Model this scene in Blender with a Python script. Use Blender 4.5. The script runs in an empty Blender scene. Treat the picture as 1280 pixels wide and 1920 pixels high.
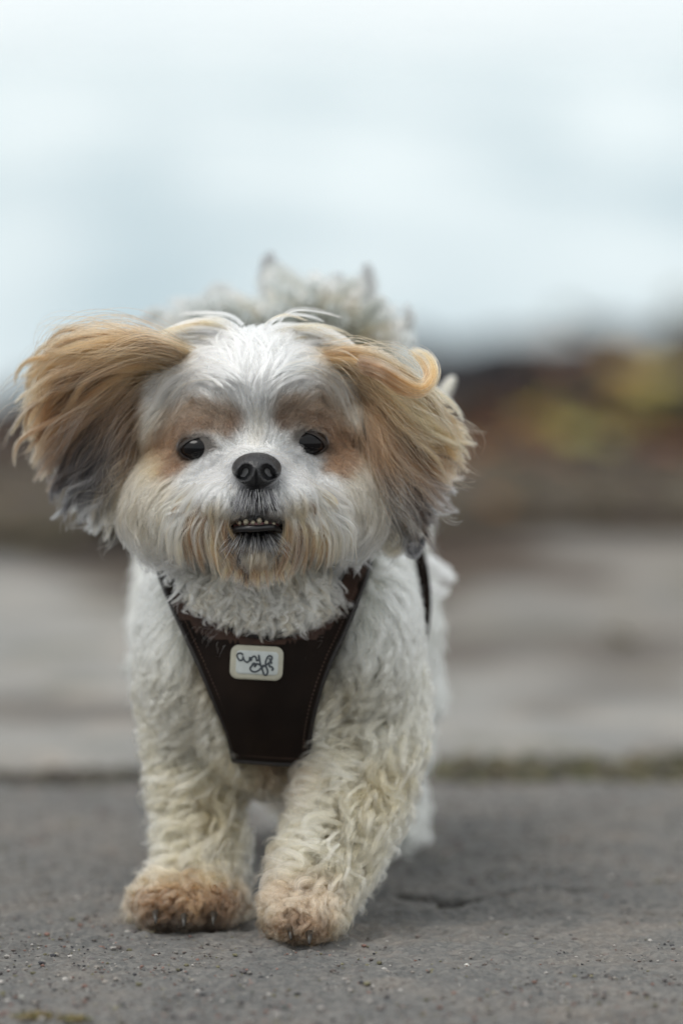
import bpy, math, random
import numpy as np
from mathutils import Vector, Matrix, noise as mnoise
from mathutils.bvhtree import BVHTree
from mathutils.kdtree import KDTree
import bmesh

random.seed(7)
rng = np.random.default_rng(7)
scene = bpy.context.scene
C = scene.collection

# ------------------------------------------------------------------ camera
CAM = np.array([0.0, -3.23, 0.51])
PITCH = math.atan(900 / 10650)
FPX = 10667.0                       # focal length in photo pixels (200 mm on 24 mm)
cam_d = bpy.data.cameras.new('camera')
cam = bpy.data.objects.new('camera', cam_d)
C.objects.link(cam)
cam.location = CAM
cam.rotation_euler = (math.pi / 2 - PITCH, 0, 0)
cam_d.sensor_fit = 'HORIZONTAL'
cam_d.sensor_width = 24.0
cam_d.lens = 200.0
cam_d.clip_start = 0.05
cam_d.clip_end = 9000
cam_d.dof.use_dof = True
cam_d.dof.focus_distance = 3.145
cam_d.dof.aperture_fstop = 3.4
scene.camera = cam

# ------------------------------------------------------------------ light
world = bpy.data.worlds.new('World')
scene.world = world
world.use_nodes = True
wn = world.node_tree
wn.nodes.clear()
SUN_EL, SUN_AZ = math.radians(62), math.radians(232)     # azimuth from +Y, clockwise
sky = wn.nodes.new('ShaderNodeTexSky')
sky.sky_type = 'NISHITA'
sky.sun_disc = False
sky.sun_elevation = SUN_EL
sky.sun_rotation = SUN_AZ
sky.air_density = 1.0
sky.dust_density = 4.0
sky.ozone_density = 1.5
hsv = wn.nodes.new('ShaderNodeHueSaturation')
hsv.inputs['Saturation'].default_value = 0.42
bg = wn.nodes.new('ShaderNodeBackground')
bg.inputs['Strength'].default_value = 0.12
wo = wn.nodes.new('ShaderNodeOutputWorld')
# a thin even overcast in front of the clear sky, softly clumped
wtc = wn.nodes.new('ShaderNodeTexCoord')
wnz = wn.nodes.new('ShaderNodeTexNoise')
wnz.inputs['Scale'].default_value = 2.2
wnz.inputs['Detail'].default_value = 5
wrp = wn.nodes.new('ShaderNodeValToRGB')
wrp.color_ramp.elements[0].position = 0.3
wrp.color_ramp.elements[0].color = (0.70, 0.80, 0.84, 1)
wrp.color_ramp.elements[1].position = 0.7
wrp.color_ramp.elements[1].color = (1.03, 1.0, 0.965, 1)
wsc = wn.nodes.new('ShaderNodeVectorMath')
wsc.operation = 'SCALE'
wsc.inputs['Scale'].default_value = 12.6
wmx = wn.nodes.new('ShaderNodeMix')
wmx.data_type = 'RGBA'
wmx.inputs[0].default_value = 0.78
wn.links.new(sky.outputs[0], hsv.inputs['Color'])
wn.links.new(wtc.outputs['Generated'], wnz.inputs['Vector'])
wn.links.new(wnz.outputs[0], wrp.inputs[0])
wn.links.new(wrp.outputs[0], wsc.inputs[0])
wn.links.new(hsv.outputs[0], wmx.inputs[6])
wn.links.new(wsc.outputs[0], wmx.inputs[7])
wn.links.new(wmx.outputs[2], bg.inputs['Color'])
wn.links.new(bg.outputs[0], wo.inputs[0])

sl = bpy.data.lights.new('sun', 'SUN')
sl.energy = 1.5
sl.angle = math.radians(24)
sl.color = (1.0, 0.97, 0.92)
so = bpy.data.objects.new('sun', sl)
C.objects.link(so)
sd = Vector((math.sin(SUN_AZ) * math.cos(SUN_EL), math.cos(SUN_AZ) * math.cos(SUN_EL), math.sin(SUN_EL)))
so.rotation_euler = sd.to_track_quat('Z', 'Y').to_euler()
so.location = sd * 20

scene.view_settings.view_transform = 'Standard'
scene.view_settings.look = 'None'
scene.view_settings.gamma = 1
scene.view_settings.use_curve_mapping = False
scene.view_settings.exposure = -0.06
scene.render.engine = 'CYCLES'
scene.cycles.max_bounces = 16
scene.cycles.transparent_max_bounces = 8
scene.cycles.transmission_bounces = 16
scene.cycles.use_denoising = True

# ------------------------------------------------------------------ photo <-> place
SP, CP = math.sin(PITCH), math.cos(PITCH)


def ray(x, y):
    x = np.asarray(x, float)
    y = np.asarray(y, float)
    a, b = (x - 640) / FPX, (960 - y) / FPX
    return np.stack([a, CP + b * SP, -SP + b * CP], -1)


def P(x, y, Y):
    """the place, at depth Y, that a photo pixel looks at"""
    r = ray(x, y)
    t = (np.asarray(Y, float) - CAM[1]) / r[..., 1]
    return CAM + r * t[..., None]


def PG(x, y, z=0.0):
    r = ray(x, y)
    t = (z - CAM[2]) / r[..., 2]
    return CAM + r * t[..., None]


def PROJ(p):
    q = p - CAM
    d = q[..., 1] * CP - q[..., 2] * SP
    h = q[..., 1] * SP + q[..., 2] * CP
    return np.stack([640 + FPX * q[..., 0] / d, 960 - FPX * h / d], -1)


def V(a):
    return Vector((float(a[0]), float(a[1]), float(a[2])))


# ------------------------------------------------------------------ helpers
def tag(o, label=None, cat=None, group=None, kind=None):
    if label: o['label'] = label
    if cat: o['category'] = cat
    if group: o['group'] = group
    if kind: o['kind'] = kind
    return o


def link(name, data, parent=None, mat=None):
    o = bpy.data.objects.new(name, data)
    C.objects.link(o)
    if mat is not None and data is not None:
        data.materials.append(mat)
    if parent is not None:
        o.parent = parent
        o.matrix_parent_inverse = parent.matrix_world.inverted()
    return o


def mesh_np(name, verts, faces, smooth=True):
    me = bpy.data.meshes.new(name)
    me.from_pydata([tuple(map(float, v)) for v in verts], [], [tuple(map(int, f)) for f in faces])
    me.update()
    if smooth:
        me.polygons.foreach_set('use_smooth', [True] * len(me.polygons))
    return me


def mesh_bm(name, bm, smooth=True):
    me = bpy.data.meshes.new(name)
    bm.to_mesh(me)
    bm.free()
    if smooth:
        me.polygons.foreach_set('use_smooth', [True] * len(me.polygons))
    return me


def sm(a, b, x):
    t = np.clip((x - a) / (b - a), 0, 1)
    return t * t * (3 - 2 * t)


def vnoise(x, y, seed=0):
    """smooth value noise on numpy arrays"""
    r = np.random.default_rng(seed)
    T = r.random((256, 256))
    xi, yi = np.floor(x).astype(int), np.floor(y).astype(int)
    fx, fy = x - xi, y - yi
    fx, fy = fx * fx * (3 - 2 * fx), fy * fy * (3 - 2 * fy)
    a, b = T[xi % 256, yi % 256], T[(xi + 1) % 256, yi % 256]
    c, d = T[xi % 256, (yi + 1) % 256], T[(xi + 1) % 256, (yi + 1) % 256]
    return (a * (1 - fx) + b * fx) * (1 - fy) + (c * (1 - fx) + d * fx) * fy - 0.5


class NT:
    def __init__(self, name):
        self.m = bpy.data.materials.new(name)
        self.m.use_nodes = True
        self.t = self.m.node_tree
        self.t.nodes.clear()
        self.out = self.t.nodes.new('ShaderNodeOutputMaterial')

    def n(self, kind, **kw):
        nd = self.t.nodes.new('ShaderNode' + kind)
        for k, v in kw.items():
            if k in nd.inputs:
                nd.inputs[k].default_value = v
            else:
                setattr(nd, k, v)
        return nd

    def l(self, a, b):
        self.t.links.new(a, b)

    def ramp(self, fac, stops):
        r = self.n('ValToRGB')
        e = r.color_ramp.elements
        while len(e) < len(stops): e.new(0.5)
        for k, (p, c) in enumerate(stops):
            e[k].position = p
            e[k].color = (*c, 1)
        self.l(fac, r.inputs[0])
        return r.outputs[0]

    def mix(self, fac, a, b, mode='MIX'):
        m = self.n('Mix', data_type='RGBA', blend_type=mode)
        for s, v in ((0, fac), (6, a), (7, b)):
            if isinstance(v, (int, float)): m.inputs[s].default_value = v
            elif isinstance(v, tuple): m.inputs[s].default_value = (*v, 1)
            else: self.l(v, m.inputs[s])
        return m.outputs[2]

    def bsdf(self, **kw):
        b = self.n('BsdfPrincipled')
        for k, v in kw.items():
            k = k.replace('_', ' ')
            if hasattr(v, 'links'): self.l(v, b.inputs[k])
            elif isinstance(v, tuple): b.inputs[k].default_value = (*v, 1)
            else: b.inputs[k].default_value = v
        self.l(b.outputs[0], self.out.inputs[0])
        return b

    def bump(self, b, h, strength=0.5, dist=0.002):
        bp = self.n('Bump', Strength=strength, Distance=dist)
        self.l(h, bp.inputs['Height'])
        self.l(bp.outputs[0], b.inputs['Normal'])


def simple(name, col, rough=0.6, var=0.25, scale=40, bump=0.0, **kw):
    t = NT(name)
    tc = t.n('TexCoord')
    nz = t.n('TexNoise', Scale=scale, Detail=6.0)
    t.l(tc.outputs['Object'], nz.inputs['Vector'])
    lo = tuple(c * (1 - var) for c in col)
    hi = tuple(min(1, c * (1 + var)) for c in col)
    b = t.bsdf(Base_Color=t.ramp(nz.outputs[0], [(0.3, lo), (0.7, hi)]), Roughness=rough, **kw)
    if bump: t.bump(b, nz.outputs[0], bump)
    return t.m


# ------------------------------------------------------------------ materials of the place
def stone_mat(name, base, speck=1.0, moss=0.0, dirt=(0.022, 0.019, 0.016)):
    t = NT(name)
    geo = t.n('NewGeometry')
    pos = geo.outputs['Position']
    big = t.n('TexNoise', Scale=3.5, Detail=5.0, Roughness=0.6)
    mid = t.n('TexNoise', Scale=45.0, Detail=7.0, Roughness=0.7)
    fine = t.n('TexNoise', Scale=330.0, Detail=5.0, Roughness=0.75)
    vor = t.n('TexVoronoi', Scale=210.0, Randomness=1.0)
    vor2 = t.n('TexVoronoi', Scale=330.0, Randomness=1.0)
    for q in (big, mid, fine, vor, vor2): t.l(pos, q.inputs['Vector'])
    b0 = tuple(c * 0.5 for c in base)
    b1 = tuple(min(1, c * 1.55) for c in base)
    col = t.ramp(mid.outputs[0], [(0.28, b0), (0.5, base), (0.75, b1)])
    col = t.mix(0.6, col, t.ramp(big.outputs[0], [(0.38, tuple(c * 0.45 for c in base)), (0.5, base), (0.62, tuple(c * 1.5 for c in base))]))
    # aggregate: each grain its own colour, only some of them showing
    sep = t.n('SeparateColor')
    t.l(vor.outputs['Color'], sep.inputs[0])
    grain = t.ramp(sep.outputs[0], [(0.0, (0.045, 0.043, 0.045)), (0.3, (0.16, 0.12, 0.10)), (0.5, (0.22, 0.19, 0.17)),
                                    (0.7, (0.20, 0.13, 0.11)), (0.88, (0.30, 0.28, 0.25)), (1.0, (0.5, 0.48, 0.44))])
    mask = t.n('Math', operation='GREATER_THAN')
    mask.inputs[1].default_value = 0.62
    t.l(sep.outputs[1], mask.inputs[0])
    mk = t.n('Math', operation='MULTIPLY')
    t.l(mask.outputs[0], mk.inputs[0]); mk.inputs[1].default_value = 0.75 * speck
    col = t.mix(mk.outputs[0], col, grain)
    sep2 = t.n('SeparateColor')
    t.l(vor2.outputs['Color'], sep2.inputs[0])
    g2 = t.ramp(sep2.outputs[0], [(0.0, tuple(c * 0.25 for c in base)), (0.5, base), (1.0, tuple(min(1, c * k) for c, k in zip(base, (2.5, 2.35, 2.2))))])
    col = t.mix(0.65 * speck, col, g2)
    col = t.mix(0.5, col, t.ramp(fine.outputs[0], [(0.3, tuple(c * 0.55 for c in base)), (0.7, tuple(min(1, c * 1.6) for c in base))]))
    if moss:
        ms = t.n('TexNoise', Scale=7.0, Detail=6.0)
        t.l(pos, ms.inputs['Vector'])
        f = t.ramp(ms.outputs[0], [(0.55, (0, 0, 0)), (0.7, (moss, moss, moss))])
        col = t.mix(f, col, (0.10, 0.095, 0.05))
    warm = t.n('TexNoise', Scale=9.0, Detail=6.0, Roughness=0.7)
    t.l(pos, warm.inputs['Vector'])
    col = t.mix(0.35, col, t.ramp(warm.outputs[0], [(0.35, tuple(c * k for c, k in zip(base, (.55, .6, .66)))), (0.5, base), (0.65, tuple(c * k for c, k in zip(base, (1.7, 1.45, 1.25))))]))
    da = t.n('Attribute', attribute_name='dirt')  # slab stains, and the crack's dirt with its shade painted in
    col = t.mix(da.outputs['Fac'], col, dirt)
    b = t.bsdf(Base_Color=col, Roughness=0.9, Specular_IOR_Level=0.2)
    add = t.n('Math', operation='ADD')
    t.l(fine.outputs[0], add.inputs[0]); t.l(vor.outputs['Distance'], add.inputs[1])
    t.bump(b, add.outputs[0], 0.9, 0.0016)
    return t.m


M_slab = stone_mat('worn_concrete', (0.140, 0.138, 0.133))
M_slab2 = stone_mat('pale_concrete', (0.25, 0.245, 0.232), 0.6, 0.8, (0.065, 0.050, 0.038))
M_slab3 = stone_mat('grey_concrete', (0.19, 0.182, 0.168), 0.6, 1.0, (0.060, 0.042, 0.030))
M_soil = stone_mat('damp_soil', (0.028, 0.021, 0.017), 0.5, 0.6)
M_rock = stone_mat('dark_shore_stone', (0.026, 0.026, 0.030), 0.4)

# water
t = NT('pale_lake_water')
geo = t.n('NewGeometry')
mp = t.n('Mapping'); mp.inputs['Scale'].default_value = (0.9, 0.10, 1)
t.l(geo.outputs['Position'], mp.inputs['Vector'])
w1 = t.n('TexNoise', Scale=2.2, Detail=5.0, Roughness=0.6)
w2 = t.n('TexNoise', Scale=0.55, Detail=2.0)
t.l(mp.outputs[0], w1.inputs['Vector']); t.l(mp.outputs[0], w2.inputs['Vector'])
col = t.ramp(w2.outputs[0], [(0.36, (0.12, 0.22, 0.27)), (0.62, (0.62, 0.66, 0.66))])
b = t.bsdf(Base_Color=col, Roughness=0.22, IOR=1.33, Specular_IOR_Level=0.8)
t.bump(b, w1.outputs[0], 0.35, 0.12)
M_water = t.m

# ------------------------------------------------------------------ the ground, the water
def edge_d(x):
    """how far from the camera the bank ends, at lateral place x"""
    s = 7.95 + np.clip((x + 0.48) * 1.55, -0.25, 1.85)
    return s + 0.25 * np.sin(x * 3.1) * (np.abs(x) > 0.8) + np.clip(x - 0.9, 0, 30) * 0.5


gx = np.concatenate([[-900,-200], np.linspace(-40, -3, 20), np.linspace(-2.9, 2.9, 110), np.linspace(3, 40, 20), [200, 900]])
gy = np.concatenate([[-900, -200, -60], np.linspace(-12, 0.3, 20), np.linspace(0.4, 9, 130), np.linspace(9.3, 30, 20)])
GX, GY = np.meshgrid(gx, gy, indexing='ij')
D = GY + 3.23
fall = sm(-0.15, 0.75, D - edge_d(GX))
right_bank = sm(0.05, 0.6, GX) * sm(7.2, 8.6, D) * 0.05
GZ = -0.035 + 0.02 * vnoise(GX * 2.3 + 40, GY * 2.3 + 40, 1) * sm(5.0, 6.0, D) + right_bank + 0.012 * vnoise(GX * 9 + 400, GY * 9 + 400, 2) * sm(5, 6, D)
GZ = GZ * (1 - fall) - 1.2 * fall
nx, ny = len(gx), len(gy)
idx = np.arange(nx * ny).reshape(nx, ny)
quads = np.stack([idx[:-1, :-1], idx[1:, :-1], idx[1:, 1:], idx[:-1, 1:]], -1).reshape(-1, 4)
ground = link('ground', mesh_np('ground', np.stack([GX, GY, GZ], -1).reshape(-1, 3), quads), None, M_soil)
tag(ground, 'damp brown soil of the bank behind the paving', kind='structure')

wz = -0.34
water = link('water', mesh_np('water', [(-4000, -4, wz), (4000, -4, wz), (4000, 7500, wz), (-4000, 7500, wz)], [(0, 1, 2, 3)]), None, M_water)
tag(water, 'pale blue grey lake out of focus behind the dog', kind='structure')


# ------------------------------------------------------------------ paving
paving = link('pavement', None)
tag(paving, 'worn concrete paving slabs the dog walks on', kind='structure')


def slab(x0, x1, y0, y1, top, mat, res, seed, crack=None, amp=1.0, stain=None):
    xs = np.arange(x0, x1 + 1e-6, res) if np.isscalar(res) else res
    if xs[-1] < x1 - 1e-4: xs = np.append(xs, x1)
    step = 0.0022 if crack is not None else 0.02
    ys = np.arange(y0, y1, step)
    ys = np.append(ys, y1)
    X, Y = np.meshgrid(xs, ys, indexing='ij')
    Z = top + amp * (0.004 * vnoise(X * 5 + 9, Y * 5 + 9, seed) + 0.0022 * vnoise(X * 28 + 9, Y * 28 + 90, seed + 1)
                     + 0.0016 * vnoise(X * 110 + 7, Y * 110 + 70, seed + 2))
    if crack is not None:
        Z += 0.0030 * vnoise(X * 190 + 7, Y * 190 + 70, seed + 3) + 0.0026 * vnoise(X * 80 + 7, Y * 90 + 70, seed + 8)
        dmin = np.full(X.shape, 9.0)
        wid = np.full(X.shape, 0.002)
        dep = np.zeros(X.shape)
        for (a, b, wa, wb, da, db) in crack:
            ab = b - a
            tt = np.clip(((X - a[0]) * ab[0] + (Y - a[1]) * ab[1]) / (ab @ ab), 0, 1)
            dd = np.hypot(X - a[0] - tt * ab[0], Y - a[1] - tt * ab[1])
            wv = (wa + (wb - wa) * tt) * (1 + 1.2 * vnoise(X * 90 + 3, Y * 90 + 3, 77))
            dv = (da + (db - da) * tt)
            cut = dv * (1 - sm(0.45, 1.15, dd / np.maximum(wv, 1e-4)))
            dep = np.maximum(dep, cut)
        Z -= dep
        dirt_shade = sm(0.001, 0.006, dep)  # deeper is darker: shade of the crack put into its dirt colour
    if stain is not None: dirt_shade = stain(X, Y)
    # worn, rounded edges, ragged
    ex = np.minimum(X - x0, x1 - X)
    ey = np.minimum(Y - y0, y1 - Y) + 0.006 * vnoise(X * 30 + 3, Y * 3 + 3, seed + 5)
    e = np.minimum(ex, ey)
    Z -= 0.022 * (1 - sm(0.0, 0.022, e)) ** 1.5
    n1, n2 = X.shape
    base = top - 0.075
    vs = np.stack([X, Y, Z], -1).reshape(-1, 3)
    ii = np.arange(n1 * n2).reshape(n1, n2)
    q = np.stack([ii[:-1, :-1], ii[1:, :-1], ii[1:, 1:], ii[:-1, 1:]], -1).reshape(-1, 4)
    rim = np.concatenate([ii[:, 0], ii[-1, 1:], ii[::-1, -1][1:], ii[0, ::-1][1:]])
    low = vs[rim].copy()
    low[:, 2] = base
    off = len(vs)
    m = len(rim)
    side = [(rim[(k + 1) % m], rim[k], off + k, off + (k + 1) % m) for k in range(m - 1)]
    me = mesh_np('slab', np.concatenate([vs, low]), np.concatenate([q, np.array(side)]))
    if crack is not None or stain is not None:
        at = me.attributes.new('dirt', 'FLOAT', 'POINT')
        at.data.foreach_set('value', np.concatenate([dirt_shade.ravel(), np.zeros(len(low))]).astype(np.float32))
    return link('slab', me, paving, mat)


def g(x, y): return PG(x, y)[:2]


cp = [(690, 1688, 0.004, 0.006), (745, 1684, 0.007, 0.008), (800, 1690, 0.010, 0.010), (850, 1699, 0.012, 0.012), (905, 1691, 0.013, 0.013),
      (940, 1678, 0.005, 0.006), (1000, 1668, 0.006, 0.006), (1090, 1672, 0.007, 0.006), (1170, 1664, 0.005, 0.004), (1290, 1650, 0.006, 0.006)]
crack = []
for p, q in zip(cp[:-1], cp[1:]):
    crack.append((g(p[0], p[1]), g(q[0], q[1]), p[2], q[2], p[3], q[3]))
for p, q in (((1110, 1722, .003, .003), (1200, 1716, .005, .005)), ((1200, 1716, .005, .005), (1300, 1722, .003, .003)),
             ((940, 1640, .004, .002), (1060, 1632, .006, .003)), ((1060, 1632, .006, .003), (1120, 1640, .002, .001)),
             ((560, 1790, .012, .002), (700, 1780, .012, .002))):
    crack.append((g(p[0], p[1]), g(q[0], q[1]), p[2], q[2], p[3], q[3]))
yj = PG(0, 1462)[1]        # the joint across the picture
xf = np.concatenate([np.arange(-1.3, -0.24, 0.03), np.arange(-0.24, 0.24, 0.0025), np.arange(0.24, 1.31, 0.03)])
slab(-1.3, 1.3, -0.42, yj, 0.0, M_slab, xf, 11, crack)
slab(-2.6, -1.32, -0.42, yj, -0.002, M_slab, 0.05, 21)
slab(1.32, 2.6, -0.42, yj, 0.001, M_slab, 0.05, 31)
for k, (a, b_) in enumerate(((-2.6, -1.32), (-1.3, 1.3), (1.32, 2.6))):
    slab(a, b_, -2.3, -0.435, -0.001, M_slab, 0.03, 41 + k)
xm = PG(500, 1300)[0]


def stain_left(X, Y):
    lim = PG(0, 1062)[1] - np.clip((X + .36) * 2.4, -.3, .85)
    n = 0.9 * vnoise(X * 4 + 50, Y * 4 + 50, 15) + 0.5 * vnoise(X * 13 + 50, Y * 11 + 50, 16)
    return np.maximum(sm(-.12, .12, Y - lim + n * .5), .55 * sm(.22, .42, n))


def stain_right(X, Y):
    n = 0.9 * vnoise(X * 5 + 50, Y * 4 + 50, 17) + 0.6 * vnoise(X * 13 + 50, Y * 9 + 50, 18)
    return np.clip(sm(-.15, .25, Y - PG(0, 1060)[1] + .9 * (.30 - X) + n * .75) + .7 * sm(.12, .35, n), 0, 1)


def stain_mid(X, Y):
    n = 0.9 * vnoise(X * 4 + 90, Y * 3 + 50, 19) + 0.6 * vnoise(X * 13 + 50, Y * 9 + 50, 20)
    return np.maximum(.75 * sm(-.25, .05, Y - PG(0, 1205)[1] + n * .4) * sm(.45, .25, X), .45 * sm(.2, .4, n))


slab(-1.5, xm, yj + 0.09, PG(0, 1040)[1], 0.004, M_slab2, 0.02, 51, stain=stain_left)
slab(xm + 0.02, 1.5, yj + 0.12, PG(0, 1190)[1], 0.004, M_slab2, 0.02, 61, stain=stain_mid)
slab(xm + 0.02, 1.5, PG(0, 1172)[1], PG(0, 975)[1], -0.004, M_slab3, 0.02, 71, amp=2, stain=stain_right)
for a, b_ in ((-3.0, -1.52), (1.52, 3.0)):
    slab(a, b_, yj + 0.03, PG(0, 1040)[1], 0.0, M_slab2, 0.04, 81, stain=stain_right)



# ------------------------------------------------------------------ pebbles, grit, moss, leaves, stones
def blob(bm, c, r, sub=1, sq=(1, 1, 0.65), rough=0.3, seed=0):
    res = bmesh.ops.create_icosphere(bm, subdivisions=sub, radius=1)
    rot = Matrix.Rotation(random.random() * 6.28, 3, 'Z')
    for v in res['verts']:
        k = 1 + rough * mnoise.noise(v.co * 1.7 + Vector((seed * 3.1, seed, 0)))
        p = Vector((v.co.x * sq[0], v.co.y * sq[1], v.co.z * sq[2])) * (r * k)
        v.co = rot @ p + Vector(c)
    return res


PEB = [  # photo place, size in photo px, colour, label
    (928, 1680, 15, (0.42, 0.43, 0.43), 'pale grey pebble lodged in the dark crack right of the raised paw'),
    (874, 1812, 10, (0.55, 0.54, 0.50), 'small whitish pebble alone on the slab below the crack'),
    (380, 1867, 10, (0.03, 0.03, 0.035), 'small black pebble on the slab below the planted paw'),
    (534, 1894, 14, (0.05, 0.055, 0.05), 'rough dark pebble at the lower picture edge below the front paw'),
    (473, 1863, 8, (0.06, 0.07, 0.05), 'tiny dark green pebble between two darker ones on the slab'),
    (232, 1885, 9, (0.05, 0.055, 0.06), 'tiny slate pebble left of the black pebble'),
    (40, 1872, 10, (0.36, 0.36, 0.33), 'light grey pebble near the lower left picture corner'),
    (676, 1870, 8, (0.05, 0.05, 0.055), 'tiny dark pebble right of the rough dark pebble'),
    (890, 1856, 8, (0.06, 0.05, 0.045), 'tiny brown black pebble under the whitish pebble'),
    (1014, 1866, 9, (0.04, 0.045, 0.055), 'tiny blue black pebble on the right of the slab'),
    (574, 1887, 9, (0.06, 0.065, 0.07), 'flat grey pebble beside the rough dark pebble'),
    (335, 1867, 8, (0.16, 0.09, 0.075), 'tiny reddish pebble beside the black pebble'),
    (962, 1838, 9, (0.34, 0.27, 0.13), 'tiny ochre pebble right of the whitish pebble'),
    (985, 1885, 9, (0.34, 0.31, 0.29), 'tiny pinkish white pebble below the ochre one'),
    (1276, 1588, 10, (0.03, 0.032, 0.03), 'dark pebble at the right picture edge behind the crack'),
    (820, 1640, 10, (0.05, 0.045, 0.04), 'dark pebble just behind the crack beside the hind paw'),
]
for k, (x, y, s, c, lab) in enumerate(PEB):
    p = PG(x, y)
    r = s * 0.5 * (p[1] + 3.23) / FPX
    bm = bmesh.new()
    blob(bm, (0, 0, r * 0.25), r, 2, (1.15, 0.9, 0.7), 0.55, k)
    o = link('pebble', mesh_bm('pebble', bm, False), None, simple('pebble_stone_%d' % k, c, 0.75, 0.35, 300))
    o.location = (p[0], p[1], -0.004 if k == 0 else 0.0)
    tag(o, lab, 'pebble', 'pebbles loose on the paving')

# grit: one mesh, colours as an attribute
def scatter_mesh(name, n, place, size, cols, sub=1, sq=(1, 1, .6), proto=None):
    """n little solids joined in one mesh; numpy, from one rough prototype each"""
    bm = bmesh.new()
    bmesh.ops.create_icosphere(bm, subdivisions=sub, radius=1)
    pv = np.array([v.co[:] for v in bm.verts]); pf = np.array([[v.index for v in f.verts] for f in bm.faces])
    bm.free()
    if proto is not None: pv, pf = proto
    m = len(pv)
    ctr = place(n)
    r = size(n)
    ang = rng.random(n) * 6.283
    v = pv[None] * (1 + 0.5 * (rng.random((n, m, 1)) - 0.5) * (proto is None)) * np.array(sq)
    ca, sa = np.cos(ang)[:, None], np.sin(ang)[:, None]
    if proto is not None:
        tx = (rng.random(n)[:, None] - .5) * 1.0
        zz = v[..., 2] + v[..., 0] * tx + v[..., 1] * (rng.random(n)[:, None] - .5) * 0.9
        v = np.stack([v[..., 0], v[..., 1], zz], -1)
    vx = v[..., 0] * ca - v[..., 1] * sa
    vy = v[..., 0] * sa + v[..., 1] * ca
    v = np.stack([vx, vy, v[..., 2]], -1) * r[:, None, None] + ctr[:, None]
    f = (pf[None] + (np.arange(n) * m)[:, None, None]).reshape(-1, pf.shape[1])
    me = bpy.data.meshes.new(name)
    me.from_pydata(v.reshape(-1, 3).tolist(), [], f.tolist())
    at = me.attributes.new('col', 'FLOAT_COLOR', 'POINT')
    cc = np.array(cols)[rng.integers(0, len(cols), n)] * (0.75 + 0.5 * rng.random((n, 1)))
    cc = np.repeat(np.concatenate([cc, np.ones((n, 1))], 1), m, 0)
    at.data.foreach_set('color', cc.astype(np.float32).ravel())
    return me


def attr_mat(name, rough=0.8, trans=0.0):
    t = NT(name)
    a = t.n('Attribute', attribute_name='col')
    nz = t.n('TexNoise', Scale=200.0, Detail=4.0)
    geo = t.n('NewGeometry')
    t.l(geo.outputs['Position'], nz.inputs['Vector'])
    c = t.mix(0.5, a.outputs['Color'], t.ramp(nz.outputs[0], [(0.3, (0.55, 0.55, 0.55)), (0.7, (1.4, 1.4, 1.4))]), 'MULTIPLY')
    t.bsdf(Base_Color=c, Roughness=rough, Specular_IOR_Level=0.2)
    return t.m


M_grit = attr_mat('grit_stones')


def place_grit(n):
    x = rng.uniform(-0.42, 0.42, n)
    y = -0.36 + (yj + 0.36) * rng.random(n) ** 1.3
    return np.stack([x, y, np.full(n, 0.0005)], -1)


grit = link('gravel', scatter_mesh('gravel', 16000, place_grit, lambda n: 0.00045 + 0.0015 * rng.random(n) ** 7 + 0.0004 * rng.random(n),
            [(0.05, 0.05, 0.055), (0.10, 0.085, 0.08), (0.24, 0.22, 0.20), (0.2, 0.12, 0.10), (0.16, 0.15, 0.14), (0.36, 0.34, 0.32), (0.15, 0.14, 0.09), (0.12, 0.11, 0.11), (0.14, 0.12, 0.11)]), None, M_grit)
tag(grit, 'fine loose grit on the concrete', kind='stuff')

# crumbs of dry moss in the lower left corner
for k, (x, y, w, lab) in enumerate(((66, 1908, 34, 'crumbly tuft of yellow brown dry moss in the lower left corner of the slab'),
                                    (138, 1914, 24, 'smaller crumb of yellow brown moss right of the larger tuft'))):
    p = PG(x, y)
    W = w * (p[1] + 3.23) / FPX
    o = link('moss_tuft', scatter_mesh('moss_tuft', 260, lambda n: np.stack([rng.normal(0, W * .5, n), rng.normal(0, W * .35, n), np.abs(rng.normal(0, .0012, n))], -1),
             lambda n: 0.0004 + 0.0007 * rng.random(n), [(0.2, 0.16, 0.07), (0.13, 0.10, 0.05), (0.26, 0.2, 0.1), (0.09, 0.1, 0.04)]), None, M_grit)
    o.location = (p[0], p[1], 0)
    tag(o, lab, 'moss', 'tufts of dry moss')

# moss and dirt that fills the joint
def place_moss(n):
    x = rng.uniform(xm + 0.02, 1.4, n)
    y = rng.uniform(yj - 0.005, yj + 0.13, n)
    return np.stack([x, y, rng.uniform(-0.03, 0.0, n)], -1)


moss = link('moss', scatter_mesh('moss', 16000, place_moss, lambda n: 0.003 + 0.006 * rng.random(n) ** 2,
            [(0.075, 0.07, 0.035), (0.06, 0.062, 0.03), (0.11, 0.09, 0.06), (0.05, 0.045, 0.04), (0.12, 0.11, 0.07)]), None, M_grit)
tag(moss, 'green brown moss filling the wide joint between slabs', kind='stuff')
def place_dirt(n):
    x = rng.uniform(-1.4, xm + 0.03, n)
    y = rng.uniform(yj - 0.002, yj + 0.095, n)
    return np.stack([x, y, rng.uniform(-0.024, -0.006, n)], -1)
dirt = link('joint_dirt', scatter_mesh('joint_dirt', 9000, place_dirt, lambda n: 0.003 + 0.006 * rng.random(n),
            [(0.02, 0.018, 0.014), (0.04, 0.032, 0.024), (0.05, 0.045, 0.028)]), None, M_grit)
tag(dirt, 'dark dirt in the narrow joint between slabs', kind='stuff')

# leaves: a lobed, cupped leaf of 14 triangles
la = np.linspace(0, 2 * math.pi, 15)[:-1]
lr = np.array([1, .55, .85, .5, .75, .45, .55, .5, .55, .45, .75, .5, .85, .55])
lp = np.stack([np.cos(la) * lr, np.sin(la) * lr * 0.85, 0.16 * lr ** 2], -1)
lp = np.concatenate([[[0, 0, 0]], lp])
lf = np.array([[0, k + 1, (k + 1) % 14 + 1] for k in range(14)])
M_leaf = attr_mat('fallen_leaf_skin', 0.6)


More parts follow.
